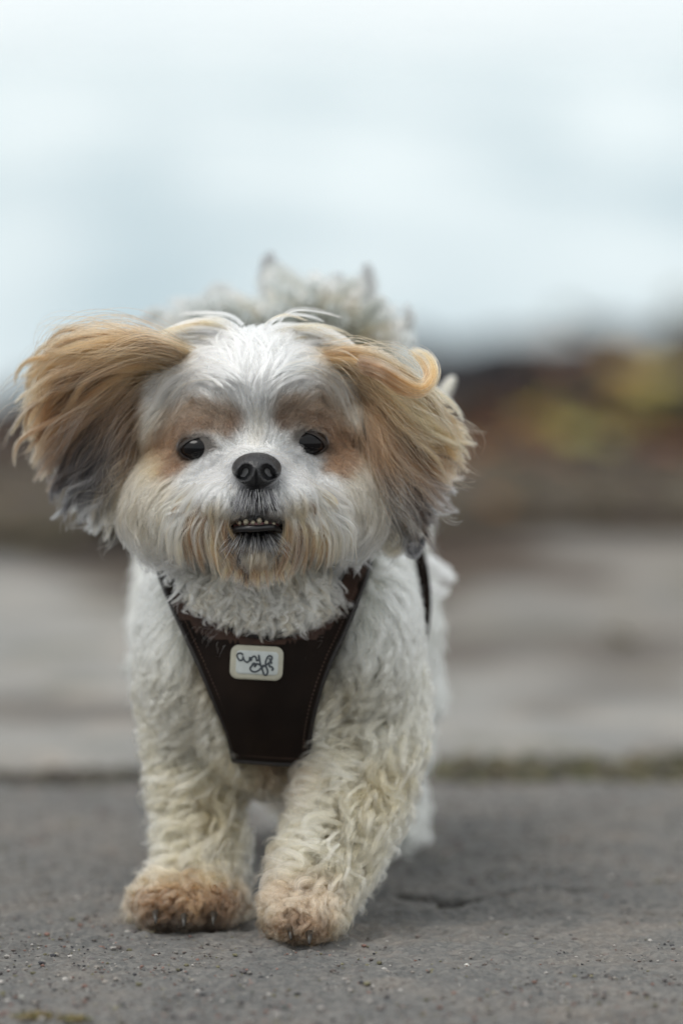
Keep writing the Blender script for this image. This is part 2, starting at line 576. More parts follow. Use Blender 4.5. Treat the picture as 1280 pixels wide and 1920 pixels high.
def litter(name, n, xr, dr, size, cols, keep=None, z=0.012):
    def pl(n):
        x = rng.uniform(*xr, n * 4); d = rng.uniform(*dr, n * 4)
        if keep is not None:
            k = keep(x, d)
            x, d = x[k], d[k]
        x, d = x[:n], d[:n]
        zz = np.array([z] * len(x)) + 0.03 * rng.random(len(x)) + 0.045 * sm(0.05, .6, x) * sm(7.2, 8.6, d) - 0.03
        return np.stack([x, d - 3.23, zz], -1)
    return scatter_mesh(name, n, pl, lambda n: size * (0.6 + 0.8 * rng.random(n)), cols, sq=(1, 1, 1), proto=(lp, lf))


BR = [(0.19, 0.058, 0.018), (0.08, 0.026, 0.012), (0.22, 0.09, 0.02), (0.03, 0.018, 0.012), (0.03, 0.02, 0.016), (0.10, 0.06, 0.02)]
lit = link('leaf_litter', litter('leaf_litter', 5200, (-2.2, 3.2), (5.9, 8.9), 0.024, BR,
           lambda x, d: (d < edge_d(x) - 0.15) & ((d < 7.5 + .4 * np.sin(x * 9)) | (rng.random(len(x)) < .25)) & (d > 6.0 - 0.35 * (x > 0) + 0.25 * np.sin(x * 6)) & ((x > -0.1) | (rng.random(len(x)) < .35))), None, M_leaf)
tag(lit, 'brown fallen leaves heaped along the bank', kind='stuff')
grn = link('ground_ivy', litter('ground_ivy', 2600, (0.1, 2.8), (6.9, 9.3), 0.03,
           [(0.11, 0.10, 0.014), (0.19, 0.14, 0.018), (0.07, 0.065, 0.016)],
           lambda x, d: (d < edge_d(x) - 0.25) & (vnoise(x * 3 + 5, d * 3 + 5, 9) > 0.14), 0.03), None, M_leaf)
tag(grn, 'low olive green ground cover among the leaves', kind='stuff')

def place_drift(n):
    x = rng.uniform(-1.2, 1.6, n * 12); d = rng.uniform(4.6, 6.6, n * 12)
    k = (vnoise(x * 4 + 50, d * 3 + 50, 12) + 0.5 * vnoise(x * 11 + 50, d * 9 + 50, 13) + (d - 5.9) * 0.45 + .12 * (x > 0)) > 0.0
    x, d = x[k][:n], d[k][:n]
    return np.stack([x, d - 3.23, np.full(len(x), .013)], -1)
drift = link('soil_drift', scatter_mesh('soil_drift', 16000, place_drift, lambda n: 0.004 + 0.008 * rng.random(n) ** 2,
             [(0.045, 0.035, 0.026), (0.07, 0.045, 0.03), (0.03, 0.024, 0.02), (0.09, 0.075, 0.06), (0.07, 0.06, 0.025)], sq=(1.6, 1.6, .4)), None, M_grit)
tag(drift, 'loose soil and leaf crumbs blown over the far slabs', kind='stuff')

LV = [(1160, 705, 9.0, (0.42, 0.24, 0.05), 'blurred orange yellow leaf at the top of the bank'),
      (1245, 722, 8.7, (0.46, 0.36, 0.08), 'large blurred yellow leaf at the right end of the bank'),
      (1205, 735, 8.5, (0.42, 0.32, 0.07), 'blurred yellow leaf just below the orange yellow one'),
      (1065, 835, 8.0, (0.33, 0.31, 0.06), 'blurred yellow green leaf in the middle of the brown litter'),
      (1130, 850, 8.0, (0.26, 0.24, 0.05), 'blurred olive leaf beside the yellow green one'),
      (890, 870, 7.0, (0.36, 0.24, 0.05), 'blurred ochre leaf just right of the hanging ear'),
      (1088, 910, 8.0, (0.40, 0.26, 0.07), 'blurred tan leaf low in the litter'),
      (1200, 948, 6.0, (0.36, 0.18, 0.06), 'blurred orange brown leaf at the foot of the litter'),
      (1168, 1180, 6.0, (0.40, 0.34, 0.13), 'pale yellow leaf alone on the far slab'),
      (985, 790, 6.5, (0.12, 0.05, 0.03), 'dark red brown leaf at the upper edge of the litter')]
for k, (x, y, s, c, lab) in enumerate(LV):
    p = PG(x, y, 0.02)
    r = s * 0.0044
    v = lp * r
    o = link('fallen_leaf', mesh_np('fallen_leaf', v, lf, False), None, simple('leaf_tint_%d' % k, tuple(q * 0.85 for q in c), 0.55, 0.2, 60))
    o.location = (p[0], p[1], 0.035 if y < 1000 else 0.012)
    o.rotation_euler = (0.55 - 0.2 * random.random(), 0.2 * (random.random() - .5), 6 * random.random() * 0 + 0.3 * k)
    tag(o, lab, 'leaf', 'bright leaves fallen on the bank')

# stones along the water
for k in range(34):
    x = -0.7 + 0.07 * k * (1.0 if k < 22 else 1.6) + 0.03 * random.random()
    if k < 8 and k % 2: continue
    r = 0.035 + 0.045 * random.random()
    d = float(edge_d(np.array(x))) + 0.02 - 0.15 * random.random()
    if k > 12: d -= random.choice([0, 0, 0.5]) * random.random()
    bm = bmesh.new()
    blob(bm, (0, 0, 0), r, 3, (1.2, 1.0, 0.62), 0.8, k + 50)
    o = link('shore_stone', mesh_bm('shore_stone', bm, False), None, M_rock)
    o.location = (x, d - 3.23, -0.03)
    tag(o, 'dark blurred stone in the row along the water edge', 'stone', 'stones along the water edge')


for k in range(46):
    x = random.uniform(0.0, 1.25)
    d = random.uniform(7.9, float(edge_d(np.array(x))) - .05) if edge_d(np.array(x)) > 8.1 else 7.95
    r = random.uniform(.03, .075)
    bm = bmesh.new()
    blob(bm, (0, 0, 0), r, 3, (1.3, 1.0, 0.5), 0.8, k + 150)
    o = link('bank_stone', mesh_bm('bank_stone', bm, False), None, M_rock)
    o.location = (x, d - 3.23, 0.0)
    tag(o, 'dark grey blurred stone bedded in the upper bank among the leaves', 'stone', 'stones bedded in the upper bank')

# =================================================================== THE DOG
dog = link('dog', None)
dog.location = (-0.04, 0.02, 0)
bpy.context.view_layer.update()
tag(dog, 'small white and tan shaggy dog in dark harness trotting towards the camera with ears flying', 'dog')


# ---- one continuous body: overlapping solids fused by a voxel remesh
def S(Y): return (Y + 3.23) / FPX          # metres per photo pixel at depth Y


bm = bmesh.new()


def ell(x, y, Y, rx, ry, ry_m, rotz=0.0, tilt=0.0):
    c = P(x, y, Y)
    s = S(Y)
    res = bmesh.ops.create_icosphere(bm, subdivisions=4, radius=1)
    R = Matrix.Rotation(rotz, 3, 'Z') @ Matrix.Rotation(tilt, 3, 'Y')
    for v in res['verts']:
        v.co = R @ Vector((v.co.x * rx * s, v.co.y * ry_m, v.co.z * ry * s)) + V(c)


def chain(pts, sq=1.0):
    for (a, b_) in zip(pts[:-1], pts[1:]):
        n = 9
        for k in range(n + 1):
            f = k / n
            q = [a[i] + (b_[i] - a[i]) * f for i in range(4)]
            c = P(q[0], q[1], q[2])
            r = q[3] * S(q[2])
            res = bmesh.ops.create_icosphere(bm, subdivisions=2, radius=r)
            for v in res['verts']:
                v.co = Vector((v.co.x, v.co.y * sq, v.co.z)) + V(c)


ell(483, 835, 0.0, 194, 195, 0.072)
ell(306, 790, 0.004, 46, 90, 0.042)
ell(655, 785, 0.004, 36, 90, 0.042)
ell(402, 712, 0.004, 84, 66, 0.050)
ell(562, 712, 0.004, 84, 66, 0.050)                 # skull
ell(483, 730, -0.015, 140, 95, 0.058)               # brow and forehead
ell(318, 712, 0.005, 40, 44, 0.034)
ell(650, 705, 0.005, 40, 44, 0.034)
ell(340, 925, -0.015, 92, 98, 0.054)                # cheeks
ell(622, 918, -0.015, 88, 98, 0.054)
ell(430, 930, -0.062, 62, 52, 0.040)                # the two halves of the short muzzle
ell(532, 926, -0.062, 62, 52, 0.040)
ell(481, 880, -0.070, 60, 45, 0.036)                # bridge
ell(481, 1022, -0.056, 62, 44, 0.036)               # chin
chain([(485, 940, 0.02, 130), (500, 1080, 0.05, 155)])
ell(500, 1215, 0.050, 185, 235, 0.088)              # chest
ell(352, 1210, 0.055, 78, 175, 0.072)               # shoulders
ell(690, 1190, 0.045, 82, 165, 0.072)
ell(540, 1110, 0.17, 205, 240, 0.15)                # barrel
ell(578, 1040, 0.28, 198, 270, 0.105)               # rump
ell(345, 1190, 0.26, 72, 220, 0.08)
ell(722, 1180, 0.27, 72, 220, 0.08)
chain([(348, 1270, 0.045, 76), (362, 1430, 0.04, 54), (376, 1590, 0.025, 44), (368, 1680, 0.008, 44)])
ell(352, 1697, -0.008, 80, 38, 0.034)
ell(300, 1700, -0.022, 34, 30, 0.018)
ell(350, 1698, -0.030, 36, 32, 0.018)
ell(402, 1698, -0.022, 34, 30, 0.018)
chain([(698, 1260, 0.035, 86), (690, 1380, 0.012, 76), (652, 1510, -0.018, 66), (606, 1620, -0.040, 56), (576, 1690, -0.058, 50)])
ell(568, 1712, -0.064, 62, 44, 0.026)
ell(540, 1728, -0.074, 26, 26, 0.014)
ell(574, 1736, -0.080, 27, 26, 0.014)
ell(608, 1722, -0.072, 25, 25, 0.014)
chain([(735, 1290, 0.28, 78), (742, 1400, 0.33, 46), (748, 1500, 0.325, 40), (745, 1545, 0.30, 38)])
ell(742, 1558, 0.285, 44, 24, 0.03)
chain([(460, 1260, 0.30, 78), (510, 1370, 0.32, 50), (524, 1450, 0.37, 34), (526, 1490, 0.36, 34)])
chain([(600, 830, 0.37, 60), (610, 720, 0.36, 42), (600, 640, 0.31, 34)])          # tail root curling over the back
# ear leathers
chain([(318, 700, -0.005, 26), (255, 712, 0.004, 24), (200, 760, 0.008, 20), (165, 820, 0.012, 14)], 0.55)
chain([(300, 720, 0.0, 26), (250, 780, 0.006, 22), (225, 850, 0.010, 16)], 0.55)
chain([(668, 700, 0.0, 28), (725, 745, 0.004, 26), (765, 810, 0.008, 20), (790, 870, 0.012, 14)], 0.55)
chain([(685, 730, 0.004, 26), (720, 820, 0.008, 22), (745, 900, 0.012, 16)], 0.55)
me0 = mesh_bm('body', bm)
tmp = bpy.data.objects.new('body_tmp', me0)
C.objects.link(tmp)
rm = tmp.modifiers.new('r', 'REMESH'); rm.mode = 'VOXEL'; rm.voxel_size = 0.0024
sm_ = tmp.modifiers.new('s', 'SMOOTH'); sm_.factor = 0.5; sm_.iterations = 14
dg = bpy.context.evaluated_depsgraph_get()
body_me = bpy.data.meshes.new_from_object(tmp.evaluated_get(dg))
body_me.name = 'body'
bpy.data.objects.remove(tmp)
nv = len(body_me.vertices)
bv = np.empty(nv * 3, np.float32); body_me.vertices.foreach_get('co', bv); bv = bv.reshape(-1, 3).astype(float)
body_me.calc_loop_triangles()
nt = len(body_me.loop_triangles)
bt = np.empty(nt * 3, np.int32); body_me.loop_triangles.foreach_get('vertices', bt); bt = bt.reshape(-1, 3)
bvh = BVHTree.FromPolygons([tuple(v) for v in bv], [tuple(int(i) for i in f) for f in bt])

# ---- coat colours: where the dog is what colour (photo place x, y, radii, angle, colour, strength)
WHITE = (0.87, 0.875, 0.86)
CREAM = (0.70, 0.60, 0.45)
STRAW = (0.50, 0.37, 0.21)
TAN = (0.27, 0.155, 0.085)
GOLD = (0.44, 0.25, 0.115)
BROWN = (0.115, 0.068, 0.042)
DARK = (0.085, 0.065, 0.052)
BLACK = (0.022, 0.022, 0.026)
GREY = (0.17, 0.17, 0.18)
SILVER = (0.42, 0.43, 0.44)
RUST = (0.20, 0.115, 0.068)
HEADC = [
    (265, 945, 85, 95, 0, (.50, .40, .27), .85), (705, 935, 75, 110, 0, (.50, .40, .27), .8), (300, 1010, 60, 50, 0, CREAM, .7),
    (285, 820, 45, 80, 15, CREAM, .75), (672, 800, 45, 90, -15, CREAM, .75), (610, 680, 50, 18, 25, STRAW, .5), (345, 700, 50, 14, -25, STRAW, .3),
    # eye patches
    (370, 778, 92, 44, -10, (.25, .175, .12), .95), (405, 786, 56, 34, 10, (.17, .12, .085), .8), (438, 796, 22, 26, 0, BROWN, .8),
    (310, 850, 58, 50, -32, (.25, .15, .09), 1), (316, 872, 44, 26, -32, RUST, .85), (352, 800, 50, 20, -14, BROWN, .6), (275, 880, 34, 24, -30, STRAW, .6),
    (585, 768, 84, 46, 10, (.25, .175, .12), .95), (545, 778, 46, 44, 0, (.17, .12, .085), .85), (530, 790, 20, 26, 0, BROWN, .7), (600, 790, 46, 20, 16, BROWN, .6),
    (640, 845, 52, 56, 35, (.25, .15, .09), 1), (652, 872, 38, 26, 35, RUST, .8), (625, 815, 40, 34, 30, BROWN, .5),
    (369, 838, 46, 27, -8, DARK, .9), (579, 830, 46, 29, 8, DARK, .9), (330, 856, 30, 12, -30, BROWN, .6), (620, 850, 30, 14, 40, BROWN, .6),
    # nose bridge is white, grey round the nose
    (481, 838, 42, 26, 0, WHITE, 1), (481, 800, 22, 40, 0, CREAM, .6), (420, 880, 60, 40, 0, (.70, .70, .71), .9), (545, 878, 60, 40, 0, (.70, .70, .71), .9),
    (481, 908, 62, 26, 0, (.36, .36, .38), .8),
    (481, 940, 50, 36, 0, (.11, .11, .125), 1), (481, 925, 30, 18, 0, (.05, .05, .055), .9), (450, 985, 20, 28, 0, (.42, .30, .2), .6), (515, 985, 20, 28, 0, (.42, .30, .2), .6),
    (478, 1014, 68, 34, 0, (.03, .03, .035), 1),
    # moustache and beard
    (395, 1000, 48, 60, 12, STRAW, .85), (570, 990, 46, 60, -12, STRAW, .85),
    (412, 1052, 40, 40, 0, TAN, .85), (556, 1052, 36, 40, 0, TAN, .8), (340, 1020, 40, 50, 0, CREAM, .8), (620, 1020, 50, 45, 0, CREAM, .8),
    (425, 1030, 14, 44, 0, BROWN, .75), (552, 1030, 12, 44, 0, BROWN, .75),
    (481, 1062, 38, 24, 0, STRAW, .8), (478, 1090, 60, 24, 0, (.50, .36, .26), .8),
    # ear roots
    (296, 668, 50, 34, 0, GOLD, .95), (655, 672, 66, 40, 35, GOLD, .95), (665, 720, 30, 50, -10, TAN, .8), (690, 720, 30, 60, 0, TAN, .8), (245, 780, 20, 80, 0, TAN, .8),
]
BODYC = [
    (480, 1150, 200, 60, 0, (.80, .77, .70), .6),
    (350, 1400, 60, 60, 0, (.78, .72, .56), .5), (690, 1420, 50, 60, 0, (.78, .72, .56), .5), (600, 1560, 60, 60, 0, (.78, .70, .52), .5),
    (720, 1480, 60, 70, 0, (.48, .36, .19), .7), (380, 1290, 40, 60, 0, STRAW, .5), (640, 1330, 40, 60, 0, STRAW, .5), (420, 1520, 60, 90, 0, (.48, .36, .2), .6),
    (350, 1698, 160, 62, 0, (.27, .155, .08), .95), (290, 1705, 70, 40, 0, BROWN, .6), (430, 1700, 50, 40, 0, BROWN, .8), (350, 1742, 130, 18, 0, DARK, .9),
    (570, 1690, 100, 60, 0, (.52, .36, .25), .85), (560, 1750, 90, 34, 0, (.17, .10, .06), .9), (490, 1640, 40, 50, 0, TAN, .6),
    (526, 1470, 60, 70, 0, (.40, .29, .2), .9),
]


def paint(xy, table, base):
    c = np.array(np.broadcast_to(np.array(base, float), (len(xy), 3)))
    for (x, y, rx, ry, an, col, w) in table:
        a = math.radians(an)
        dx, dy = xy[:, 0] - x, xy[:, 1] - y
        u = (dx * math.cos(a) + dy * math.sin(a)) / rx
        v = (-dx * math.sin(a) + dy * math.cos(a)) / ry
        k = (w * (1 - sm(0.55, 1.25, np.sqrt(u * u + v * v))))[:, None]
        c = c * (1 - k) + np.array(col) * k
    return c


def is_head(p, xy):
    return (p[:, 1] < 0.045) & (xy[:, 1] < 1085) & ~((xy[:, 1] > 1040) & (p[:, 1] > -0.012))


def coat(p, head=None):
    xy = PROJ(p)
    if head is None: head = is_head(p, xy)
    wob = np.stack([vnoise(xy[:, 0] / 14 + 50, xy[:, 1] / 14 + 50, 31), vnoise(xy[:, 0] / 14 + 90, xy[:, 1] / 14 + 20, 32)], -1) * 16
    zf = (sm(0.19, 0.075, p[:, 2]) * (p[:, 1] < .11))[:, None] * .95
    base_b = np.array((.70, .71, .63)) * (1 - zf) + np.array((.62, .51, .32)) * zf
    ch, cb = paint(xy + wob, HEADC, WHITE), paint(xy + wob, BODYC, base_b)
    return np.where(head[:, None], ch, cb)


# skin: pinkish grey under the coat, black on the lips and round the eyes
skc = coat(bv) * 0.55
at = body_me.attributes.new('col', 'FLOAT_COLOR', 'POINT')
at.data.foreach_set('color', np.concatenate([skc, np.ones((nv, 1))], 1).astype(np.float32).ravel())
t = NT('dog_skin')
a_ = t.n('Attribute', attribute_name='col')
t.bsdf(Base_Color=a_.outputs['Color'], Roughness=0.7)
M_skin = t.m
body_me.materials.clear()
body_me.polygons.foreach_set('use_smooth', [True] * len(body_me.polygons))
body = link('body', body_me, dog, M_skin)

# ---- hair material
t = NT('dog_hair')
a_ = t.n('Attribute', attribute_name='col')
hb = t.n('BsdfHairPrincipled', Roughness=0.38, IOR=1.5)
hb.inputs['Radial Roughness'].default_value = 0.45
hb.inputs['Random Roughness'].default_value = 0.2
t.l(a_.outputs['Color'], hb.inputs['Color'])
t.l(hb.outputs[0], t.out.inputs[0])
M_hair = t.m


def hair_object(name, pts, cols, r0, parent, tipr=0.25):
    """pts (N, K, 3), cols (N, K, 3) -> one hair curves object"""
    N, K, _ = pts.shape
    hc = bpy.data.hair_curves.new(name)
    hc.add_curves([K] * N)
    hc.attributes['position'].data.foreach_set('vector', pts.astype(np.float32).ravel())
    ra = hc.attributes.new('radius', 'FLOAT', 'POINT')
    prof = np.interp(np.linspace(0, 1, K), [0, .6, 1], [1, .9, tipr])
    r = (np.broadcast_to(np.asarray(r0, float).reshape(-1, 1), (N, 1)) * prof[None]).astype(np.float32)
    ra.data.foreach_set('value', r.ravel())
    ca = hc.attributes.new('col', 'FLOAT_COLOR', 'POINT')
    cc = np.concatenate([np.clip(cols, 0.004, 0.92), np.ones((N, K, 1))], -1).astype(np.float32)
    ca.data.foreach_set('color', cc.ravel())
    o = bpy.data.objects.new(name, hc)
    C.objects.link(o)
    hc.materials.append(M_hair)
    o.parent = parent
    o.matrix_parent_inverse = parent.matrix_world.inverted()
    return o


# ---- how the coat lies: photo place, depth, direction (right, down, away), length m, lift, wave m, waves, clump
F = []


def fc(x, y, Y, dx, dy, dz=0.0, L=0.025, lift=0.15, amp=0.001, fr=1.2, cl=0.5):
    F.append((x, y, Y, dx, dy, dz, L, lift, amp, fr, cl))


H = -0.07
for s_ in (-1, 1):
    X = lambda u: 481 + s_ * u
    for (u_, v_, a_, c_) in ((72, 830, .3, -1), (76, 845, .6, .6), (84, 858, .3, 1), (100, 866, .2, 1), (118, 866, .6, 1), (90, 818, .4, -1), (66, 838, .2, -.6)):
        fc(X(u_), v_, H, a_ * s_, c_, 0, .004, .05, .0002, .5, .3)
    fc(X(12), 790, H, .12 * s_, -1, 0, .020, .10, .0006, .6, .35)
    fc(X(12), 730, H, .15 * s_, -1, .1, .032, .12, .001, .6, .4)
    fc(X(20), 670, H, .25 * s_, -1, .3, .038, .14, .001, .6, .4)
    fc(X(40), 620, H + .03, .35 * s_, -.8, .7, .034, .16, .001, .6, .4)
    fc(X(60), 760, H, .5 * s_, -.9, 0, .022, .14, .0006, .6, .4)
    fc(X(80), 700, H, .7 * s_, -.55, 0, .036, .14, .001, .6, .45)
    fc(X(110), 650, H + .02, .9 * s_, -.25, .3, .038, .14, .001, .6, .45)
    fc(X(130), 720, H, .95 * s_, .15, .05, .028, .12, .001, .6, .5)
    fc(X(165), 700, H + .02, .9 * s_, .5, .2, .030, .12, .001, .7, .5)
    fc(X(180), 760, H + .02, .45 * s_, .9, .1, .022, .10, .001, .7, .5)
    fc(X(90), 780, H, .9 * s_, -.3, 0, .016, .12, .0005, .5, .4)
    fc(X(140), 795, H, .9 * s_, .4, 0, .018, .08, .0005, .5, .4)
    fc(X(165), 830, H + .01, .75 * s_, .65, 0, .020, .08, .0005, .5, .4)
    fc(X(150), 875, H, .75 * s_, .65, 0, .020, .08, .0006, .5, .4)
    fc(X(200), 860, H + .03, .5 * s_, .85, .1, .028, .10, .001, .8, .45)
    fc(X(205), 930, H + .03, .55 * s_, .85, .1, .034, .24, .0015, 1., .45)
    fc(X(200), 990, H + .03, .35 * s_, .95, .0, .034, .26, .0015, 1., .45)
    fc(X(105), 812, H, .95 * s_, .18, 0, .012, .12, .0004, .5, .35)
    fc(X(110), 862, H, .9 * s_, .35, 0, .010, .08, .0004, .5, .3)
    fc(X(60), 838, H, .75 * s_, -.55, 0, .008, .10, .0003, .5, .3)
    fc(X(60), 865, H, 1.0 * s_, .15, 0, .011, .10, .0004, .5, .35)
    fc(X(20), 835, H, .25 * s_, -1, 0, .010, .15, .0003, .5, .3)
    fc(X(58), 905, H - .02, .85 * s_, .55, 0, .020, .15, .0006, .5, .4)
    fc(X(100), 905, H, .8 * s_, .6, 0, .024, .15, .0008, .7, .45)
    fc(X(60), 945, H - .02, .45 * s_, .9, 0, .034, .14, .001, .7, .55)
    fc(X(95), 960, H, .4 * s_, .95, 0, .036, .14, .0012, .8, .55)
    fc(X(145), 960, H, .45 * s_, .9, 0, .032, .18, .0015, 1., .5)
    fc(X(150), 1010, H + .02, .15 * s_, 1, .1, .040, .22, .0015, 1., .55)
    fc(X(22), 935, H - .03, .25 * s_, 1, 0, .009, .15, .0004, .5, .35)
    fc(X(20), 925, H - .03, .15 * s_, 1, 0, .008, .1, .0004, .5, .35)
    fc(X(40), 925, H - .03, .3 * s_, 1, 0, .010, .1, .0004, .5, .35)
    fc(X(34), 945, H - .03, .2 * s_, 1, 0, .010, .1, .0004, .5, .35)
    fc(X(8), 940, H - .03, .05 * s_, 1, 0, .007, .1, .0004, .5, .35)
    fc(X(20), 1010, H, .15 * s_, 1, 0, .008, .25, .0003, .5, .3)
    fc(X(50), 1020, H, .35 * s_, 1, 0, .014, .25, .0005, .5, .4)
    fc(X(18), 1035, H, .1 * s_, 1, 0, .020, .25, .0006, .6, .4)
    fc(X(35), 1055, H, .1 * s_, 1, 0, .024, .25, .0008, .6, .45)
    fc(X(70), 1075, H + .04, .1 * s_, 1, 0, .022, .2, .001, .8, .5)
    # neck and chest
    fc(X(30), 1110, .0, .1 * s_, 1, 0, .028, .30, .0015, 1., .6)
    fc(X(100), 1120, .0, .3 * s_, 1, 0, .026, .30, .0015, 1., .6)
    fc(X(150), 1090, .0, .3 * s_, 1, .2, .022, .25, .0015, 1., .5)
    fc(X(0), 1300, -.02, .1 * s_, 1, 0, .012, .15, .001, 1., .5)
    fc(X(190), 1150, .02, .35 * s_, 1, .3, .016, .30, .001, 1., .45)
    fc(X(190), 1270, .02, .3 * s_, 1, .1, .020, .35, .002, 1.3, .6)
# legs: curlier and longer
for (x, y, Y, L, am) in ((350, 1330, .0, .018, .0022), (352, 1430, .0, .020, .0028), (368, 1530, -.01, .022, .0032), (365, 1620, -.02, .020, .0032),
                         (690, 1330, -.03, .019, .0026), (680, 1410, -.06, .022, .0034), (645, 1520, -.09, .024, .0040), (600, 1620, -.11, .022, .0036)):
    for s_ in (-1, 1):
        fc(x + 60 * s_, y, Y + .03, .55 * s_, .9, 0, L * 1.5, .45, am * 1.3, 1.6, .75)
    fc(x, y, Y, 0, 1, 0, L * 1.3, .32, am * 1.3, 1.6, .75)
    fc(x, y, Y + .10, 0, 1, .4, L, .3, am, 1.4, .7)
for x in (290, 350, 410):
    fc(x, 1680, -.03, (x - 350) * .006, .8, -.3, .014, .25, .0015, 1.2, .7)
    fc(x, 1715, -.05, (x - 350) * .006, 1, -.1, .009, .2, .001, 1., .65)
for x in (530, 572, 620):
    fc(x, 1690, -.09, (x - 575) * .008, 1, 0, .015, .22, .0016, 1.2, .7)
    fc(x, 1735, -.10, (x - 572) * .004, 1, .3, .008, .2, .001, 1., .65)
# barrel, rump, hind legs, tail root
for (x, y, Y) in ((330, 1000, .15), (330, 1200, .15), (760, 1000, .15), (770, 1200, .15), (540, 880, .15), (540, 1350, .15)):
    fc(x, y, Y, .25 * np.sign(x - 540), .8, .5, .018, .35, .0014, 1., .5)
for (x, y, Y) in ((280, 1150, .25), (300, 1300, .25), (380, 1000, .2), (800, 1150, .25), (790, 1300, .25), (780, 950, .25), (600, 800, .25), (740, 850, .25)):
    fc(x, y, Y, .35 * np.sign(x - 560), .85, .3, .024, .40, .002, 1.2, .6)
for (x, y, Y) in ((745, 1400, .28), (748, 1520, .28), (510, 1400, .3), (525, 1480, .33)):
    fc(x, y, Y, 0, 1, -.1, .018, .3, .002, 1.2, .65)
fc(600, 720, .33, 0, -.8, .3, .03, .5, .002, 1., .6)
FA = np.array(F)
FP = P(FA[:, 0], FA[:, 1], FA[:, 2])
FD = np.stack([FA[:, 3], FA[:, 5], -FA[:, 4]], -1)
FD /= np.linalg.norm(FD, axis=1, keepdims=True)
FV = FA[:, 6:]


def field(p):
    out_d = np.empty_like(p); out_v = np.empty((len(p), FV.shape[1]))
    for a in range(0, len(p), 20000):
        q = p[a:a + 20000]
        d2 = ((q[:, None] - FP[None]) ** 2).sum(-1) + 2e-5
        w = d2 ** -2.2
        w /= w.sum(1, keepdims=True)
        out_d[a:a + 20000] = w @ FD
        out_v[a:a + 20000] = w @ FV
    n = np.linalg.norm(out_d, axis=1, keepdims=True)
    return out_d / np.maximum(n, 1e-6), out_v


def near(p):
    """closest skin point and its normal"""
    q = np.empty_like(p); n = np.empty_like(p)
    f = bvh.find_nearest
    for i, a in enumerate(p):
        r = f(a)
        q[i] = r[0]; n[i] = r[1]
    return q, n


# ---- roots
tri = bv[bt]
tn = np.cross(tri[:, 1] - tri[:, 0], tri[:, 2] - tri[:, 0])
ta = np.linalg.norm(tn, axis=1) / 2
tn = tn / (2 * ta[:, None] + 1e-12)
tc = tri.mean(1)
txy = PROJ(tc)
thead = is_head(tc, txy)
front = np.clip(0.35 - tn[:, 1], 0, 1)

EYES = [(370, 839, 34, 20, -8), (577, 830, 34, 21, 10)]


def bare(p, xy, head):
    """no hair grows here: eyes, nose, mouth"""
    m = np.zeros(len(p), bool)
    hf = head & (p[:, 1] < -0.03)
    for (x, y, rx, ry, an) in EYES:
        a = math.radians(an)
        dx, dy = xy[:, 0] - x, xy[:, 1] - y
        u = (dx * math.cos(a) + dy * math.sin(a)) / rx
        v = (-dx * math.sin(a) + dy * math.cos(a)) / ry
        m |= hf & (u * u + v * v < 1)
    m |= hf & (((xy[:, 0] - 481) / 46) ** 2 + ((xy[:, 1] - 882) / 34) ** 2 < 1)
    m |= hf & (np.abs(xy[:, 0] - 480) < 46) & (xy[:, 1] > 958) & (xy[:, 1] < 998)
    return m


def sample(n, dens):
    w = ta * dens
    w /= w.sum()
    k = rng.choice(nt, n, p=w)
    a, b_ = rng.random(n), rng.random(n)
    s_ = a + b_ > 1
    a[s_], b_[s_] = 1 - a[s_], 1 - b_[s_]
    p = tri[k, 0] + a[:, None] * (tri[k, 1] - tri[k, 0]) + b_[:, None] * (tri[k, 2] - tri[k, 0])
    return p, tn[k]


K = 10
# harness: no hair pokes through it, hair beside it lies over its edge
HARN = [(286, 1035), (300, 1085), (322, 1140), (345, 1190), (372, 1250), (400, 1315), (425, 1375), (437, 1428),
        (510, 1434), (581, 1438), (583, 1380), (596, 1315), (620, 1245), (648, 1185), (672, 1125), (692, 1070), (703, 1018),
        (672, 1022), (650, 1060), (628, 1105), (600, 1150), (560, 1182), (510, 1195), (450, 1185), (400, 1160), (350, 1125), (318, 1070), (308, 1035)]
HA = np.array(HARN, float)


def inside(xy, poly):
    x, y = xy[:, 0], xy[:, 1]
    r = np.zeros(len(xy), bool)
    for i in range(len(poly)):
        x1, y1 = poly[i]; x2, y2 = poly[i - 1]
        c = ((y1 > y) != (y2 > y)) & (x < (x2 - x1) * (y - y1) / (y2 - y1 + 1e-9) + x1)
        r ^= c
    return r


